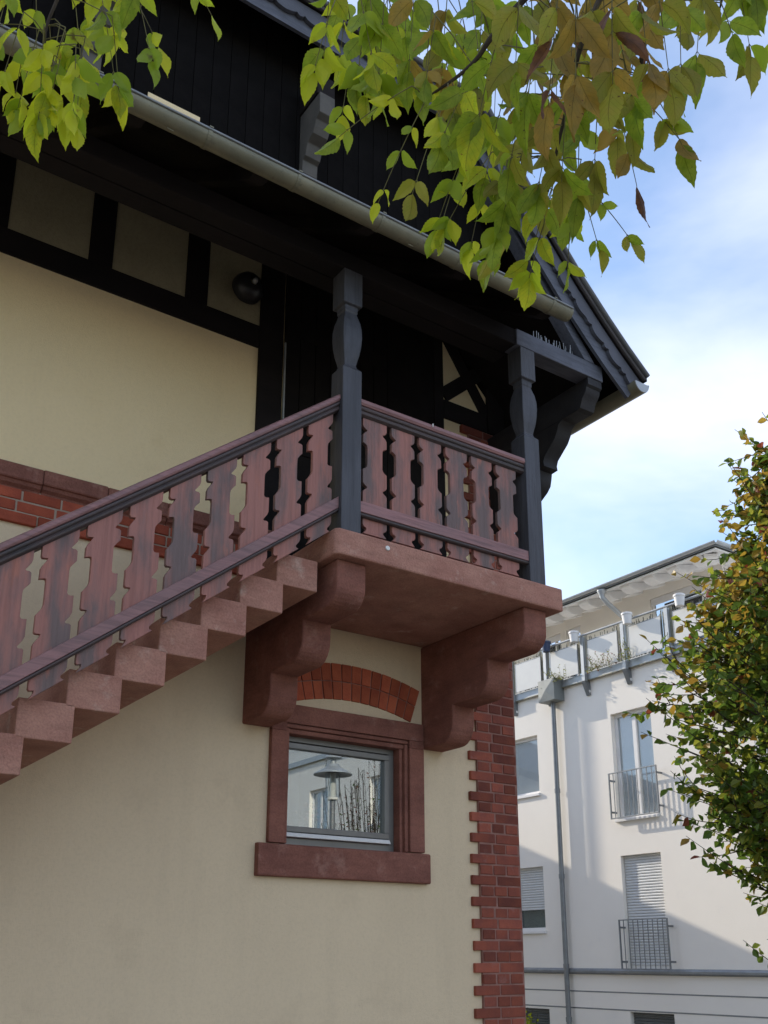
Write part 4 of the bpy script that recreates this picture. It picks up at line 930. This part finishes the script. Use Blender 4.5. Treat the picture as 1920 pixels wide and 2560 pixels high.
def compound(px, py, dist, ang, length, pairs, size, kinds, droop=.6, face=.7, petiole=True):
    size *= .82; b = at(px, py, dist); a = R(ang)
    dr = (RT*math.cos(a)-UP*math.sin(a)+FW*rs.uniform(-.25, .25)).normalized()
    q = min(allp, key=lambda p: (p-b).length)
    if petiole and .01 < (q-b).length < .5: stalks.tube([q, (q+b)/2+Vector((0, 0, .01)), b], .0014, 5)
    pts = []
    for i in range(9):
        t = i/8; pts.append(b+dr*length*t+DOWN*length*.18*t*t)
    stalks.tube(pts, [.0014-.0006*i/8 for i in range(9)], 5)
    pl = dr.cross(FW).normalized()
    for k in range(pairs):
        t = .30+.62*(k/max(1, pairs-1)) if pairs > 1 else .65
        p = pts[int(t*8)]
        for s in (-1, 1):
            d = (pl*s*rs.uniform(.6, 1.)+dr*rs.uniform(.3, .8)+DOWN*droop*rs.uniform(.5, 1.4)+FW*rs.uniform(-.35, .35)).normalized()
            sz = size*rs.uniform(.82, 1.15)*(1-.12*(k == pairs-1)); st_ = p+d*sz*.08
            stalks.tube([p, st_], .0009, 4); leaflet(st_, d, sz, rs.choice(kinds), face)
    d = (dr+DOWN*droop*.6).normalized(); leaflet(pts[-1], d, size*rs.uniform(.95, 1.2), rs.choice(kinds), face)
LIST = [
 # left cluster
 (30, -60, 2.7, 100, .20, 2, .105, 'yyg'), (60, 30, 2.6, 110, .16, 2, .10, 'yyy'), (150, 60, 2.7, 95, .24, 3, .105, 'yyg'), (150, 150, 2.65, 100, .14, 2, .095, 'yyg'), (110, 60, 2.6, 95, .22, 3, .095, 'yyy'), (190, 110, 2.6, 90, .16, 3, .09, 'yyg'), (60, 120, 2.7, 100, .12, 2, .09, 'yy'), (280, 40, 2.7, 85, .18, 2, .10, 'yg'),
 (250, -30, 2.7, 80, .22, 2, .11, 'ggy'), (330, -70, 2.75, 75, .22, 2, .11, 'gyg'), (190, 20, 2.8, 85, .20, 2, .11, 'yg'), (440, -110, 2.8, 55, .18, 1, .10, 'gy'), (90, -20, 2.85, 90, .18, 2, .10, 'gy'), (350, 20, 2.8, 60, .10, 1, .09, 'yg'), (-20, 60, 2.7, 110, .14, 1, .10, 'yg'),
 # right cluster, its left flank
 (830, -70, 2.6, 95, .22, 2, .105, 'yyg'), (830, 20, 2.5, 110, .14, 2, .085, 'yyy'), (930, -70, 2.55, 100, .22, 2, .12, 'ggy'), (960, 10, 2.45, 95, .16, 2, .11, 'gyg'), (1040, -60, 2.5, 95, .22, 2, .115, 'gga'), (1000, 90, 2.6, 110, .16, 2, .085, 'yog'), (1090, 40, 2.4, 100, .14, 2, .10, 'oga'), (1120, -30, 2.5, 95, .20, 2, .11, 'gao'), (930, 120, 2.55, 100, .10, 1, .09, 'gy'),
 (1030, 215, 2.3, 152, .19, 2, .082, 'yyg'), (1060, 260, 2.35, 118, .23, 3, .060, 'ygy'), (1120, 230, 2.3, 112, .22, 2, .085, 'ygo'), (1180, 190, 2.1, 118, .14, 2, .115, 'ggy'), (1240, 110, 2.0, 105, .15, 2, .125, 'ogy'),
 (1180, 330, 2.3, 115, .20, 3, .075, 'ygg'), (1230, 380, 2.35, 125, .20, 2, .085, 'yyg'), (1210, 470, 2.35, 105, .12, 2, .075, 'ygy'),
 # middle, olive and amber
 (1300, -40, 2.0, 95, .18, 2, .12, 'oog'), (1400, -60, 1.9, 95, .20, 3, .125, 'aob'), (1440, -10, 1.85, 90, .14, 2, .12, 'aao'), (1530, -40, 1.9, 92, .18, 3, .125, 'aob'), (1600, -20, 1.95, 88, .16, 2, .12, 'oag'), (1640, -60, 2.0, 80, .18, 2, .12, 'oga'), (1360, 60, 2.05, 105, .14, 2, .11, 'ago'),
 (1330, 170, 2.1, 105, .18, 2, .105, 'gog'), (1420, 190, 2.1, 95, .20, 2, .115, 'oog'), (1500, 170, 2.1, 92, .18, 2, .10, 'goo'), (1390, 270, 2.1, 105, .16, 3, .105, 'ogo'), (1450, 280, 2.15, 92, .16, 2, .10, 'ogg'), (1260, 240, 2.25, 105, .16, 3, .095, 'ygg'), (1150, 420, 2.35, 110, .14, 2, .08, 'ygy'), (1330, 320, 2.2, 112, .16, 2, .10, 'ggo'), (1560, 150, 2.2, 85, .14, 2, .10, 'gog'), (1540, 250, 2.2, 70, .16, 1, .105, 'oab'), (1610, 190, 2.2, 62, .16, 1, .095, 'gog'), (1590, 230, 2.2, 48, .13, 1, .09, 'oao'),
 # right end
 (1760, -60, 2.2, 95, .16, 2, .115, 'gog'), (1840, -80, 2.3, 80, .18, 2, .115, 'gog'), (1700, -40, 2.1, 88, .16, 2, .11, 'aog'), (1920, -40, 2.4, 85, .14, 2, .10, 'gy'), (1800, 0, 2.2, 75, .08, 1, .10, 'gg'),
 # hanging tips
 (1300, 400, 2.3, 112, .20, 2, .09, 'gyg'), (1380, 470, 2.25, 110, .16, 2, .095, 'gyy'), (1360, 560, 2.25, 108, .11, 2, .085, 'yyg'), (1440, 430, 2.3, 70, .16, 2, .075, 'ggo'), (1480, 480, 2.3, 40, .13, 2, .062, 'ggo'), (1430, 520, 2.3, 95, .12, 2, .075, 'ggy'), (1270, 500, 2.35, 108, .10, 1, .085, 'yg'),
]
for it in LIST: compound(*it[:7], it[7], droop=1.0, face=.75)
def fill(n, x0, x1, y0, y1, d0, d1, size, kinds, ybias=0):
    for _ in range(n):
        compound(rs.uniform(x0, x1), rs.uniform(y0, y1), rs.uniform(d0, d1), rs.uniform(75, 115), rs.uniform(.12, .2), 2, size, kinds, 1.1, .75)
fill(7, 840, 1100, -170, 0, 2.6, 3.0, .12, 'ygg')
fill(9, 860, 1250, -20, 150, 2.4, 2.8, .105, 'ygy')
fill(7, 1250, 1620, 20, 200, 2.1, 2.5, .105, 'oago')
fill(5, 1250, 1480, 280, 430, 2.2, 2.5, .095, 'gyog')
fill(6, 20, 260, 0, 130, 2.6, 2.8, .10, 'yyg')
fill(9, 1100, 1400, -150, 120, 2.4, 3.0, .12, 'ggo')
fill(9, 1380, 1680, -170, 30, 2.0, 2.6, .13, 'aaob')
fill(6, 1640, 1920, -220, -100, 2.3, 2.9, .11, 'gog')
fill(3, 1330, 1500, 100, 220, 2.4, 2.7, .10, 'oggo')
fill(7, -20, 330, -170, -20, 2.8, 3.1, .11, 'ygy')
LF.sort(key=lambda c: -c[0])
def onframe(p):
    z_ = p.dot(FW); u = CX+F0*p.dot(RT)/z_; v_ = CY-F0*p.dot(UP)/z_; return -60 < u < 1980 and -200 < v_ < 2600
first = [c for c in LF if onframe(c[1])][:300]; ids = set(id(c) for c in first)
rest = MB(); kk = 'ygoab'
for c in LF:
    _, p, mt, size, kind, me = c
    if id(c) in ids:
        o = bpy.data.objects.new('leaflet', me); C.objects.link(o); o.parent = ob
        o.matrix_local = Matrix.Translation(p-ob.location) @ mt.to_4x4() @ Matrix.Scale(size, 4)
    else:
        rest.add([p+mt @ (v.co*size) for v in me.vertices], [tuple(q.vertices) for q in me.polygons], kk.index(kind))
s_ = part('leaflets', rest, [lf[k] for k in kk], ob, smooth=True); s_['kind'] = 'stuff'
s_ = part('leaf_stalks', stalks, stalk_m, ob); s_['kind'] = 'stuff'
print('leaflets', nleaf, 'bricks', len(quoin.children), len(band.children), len(arch.children), 'tree leaves', len(cand))
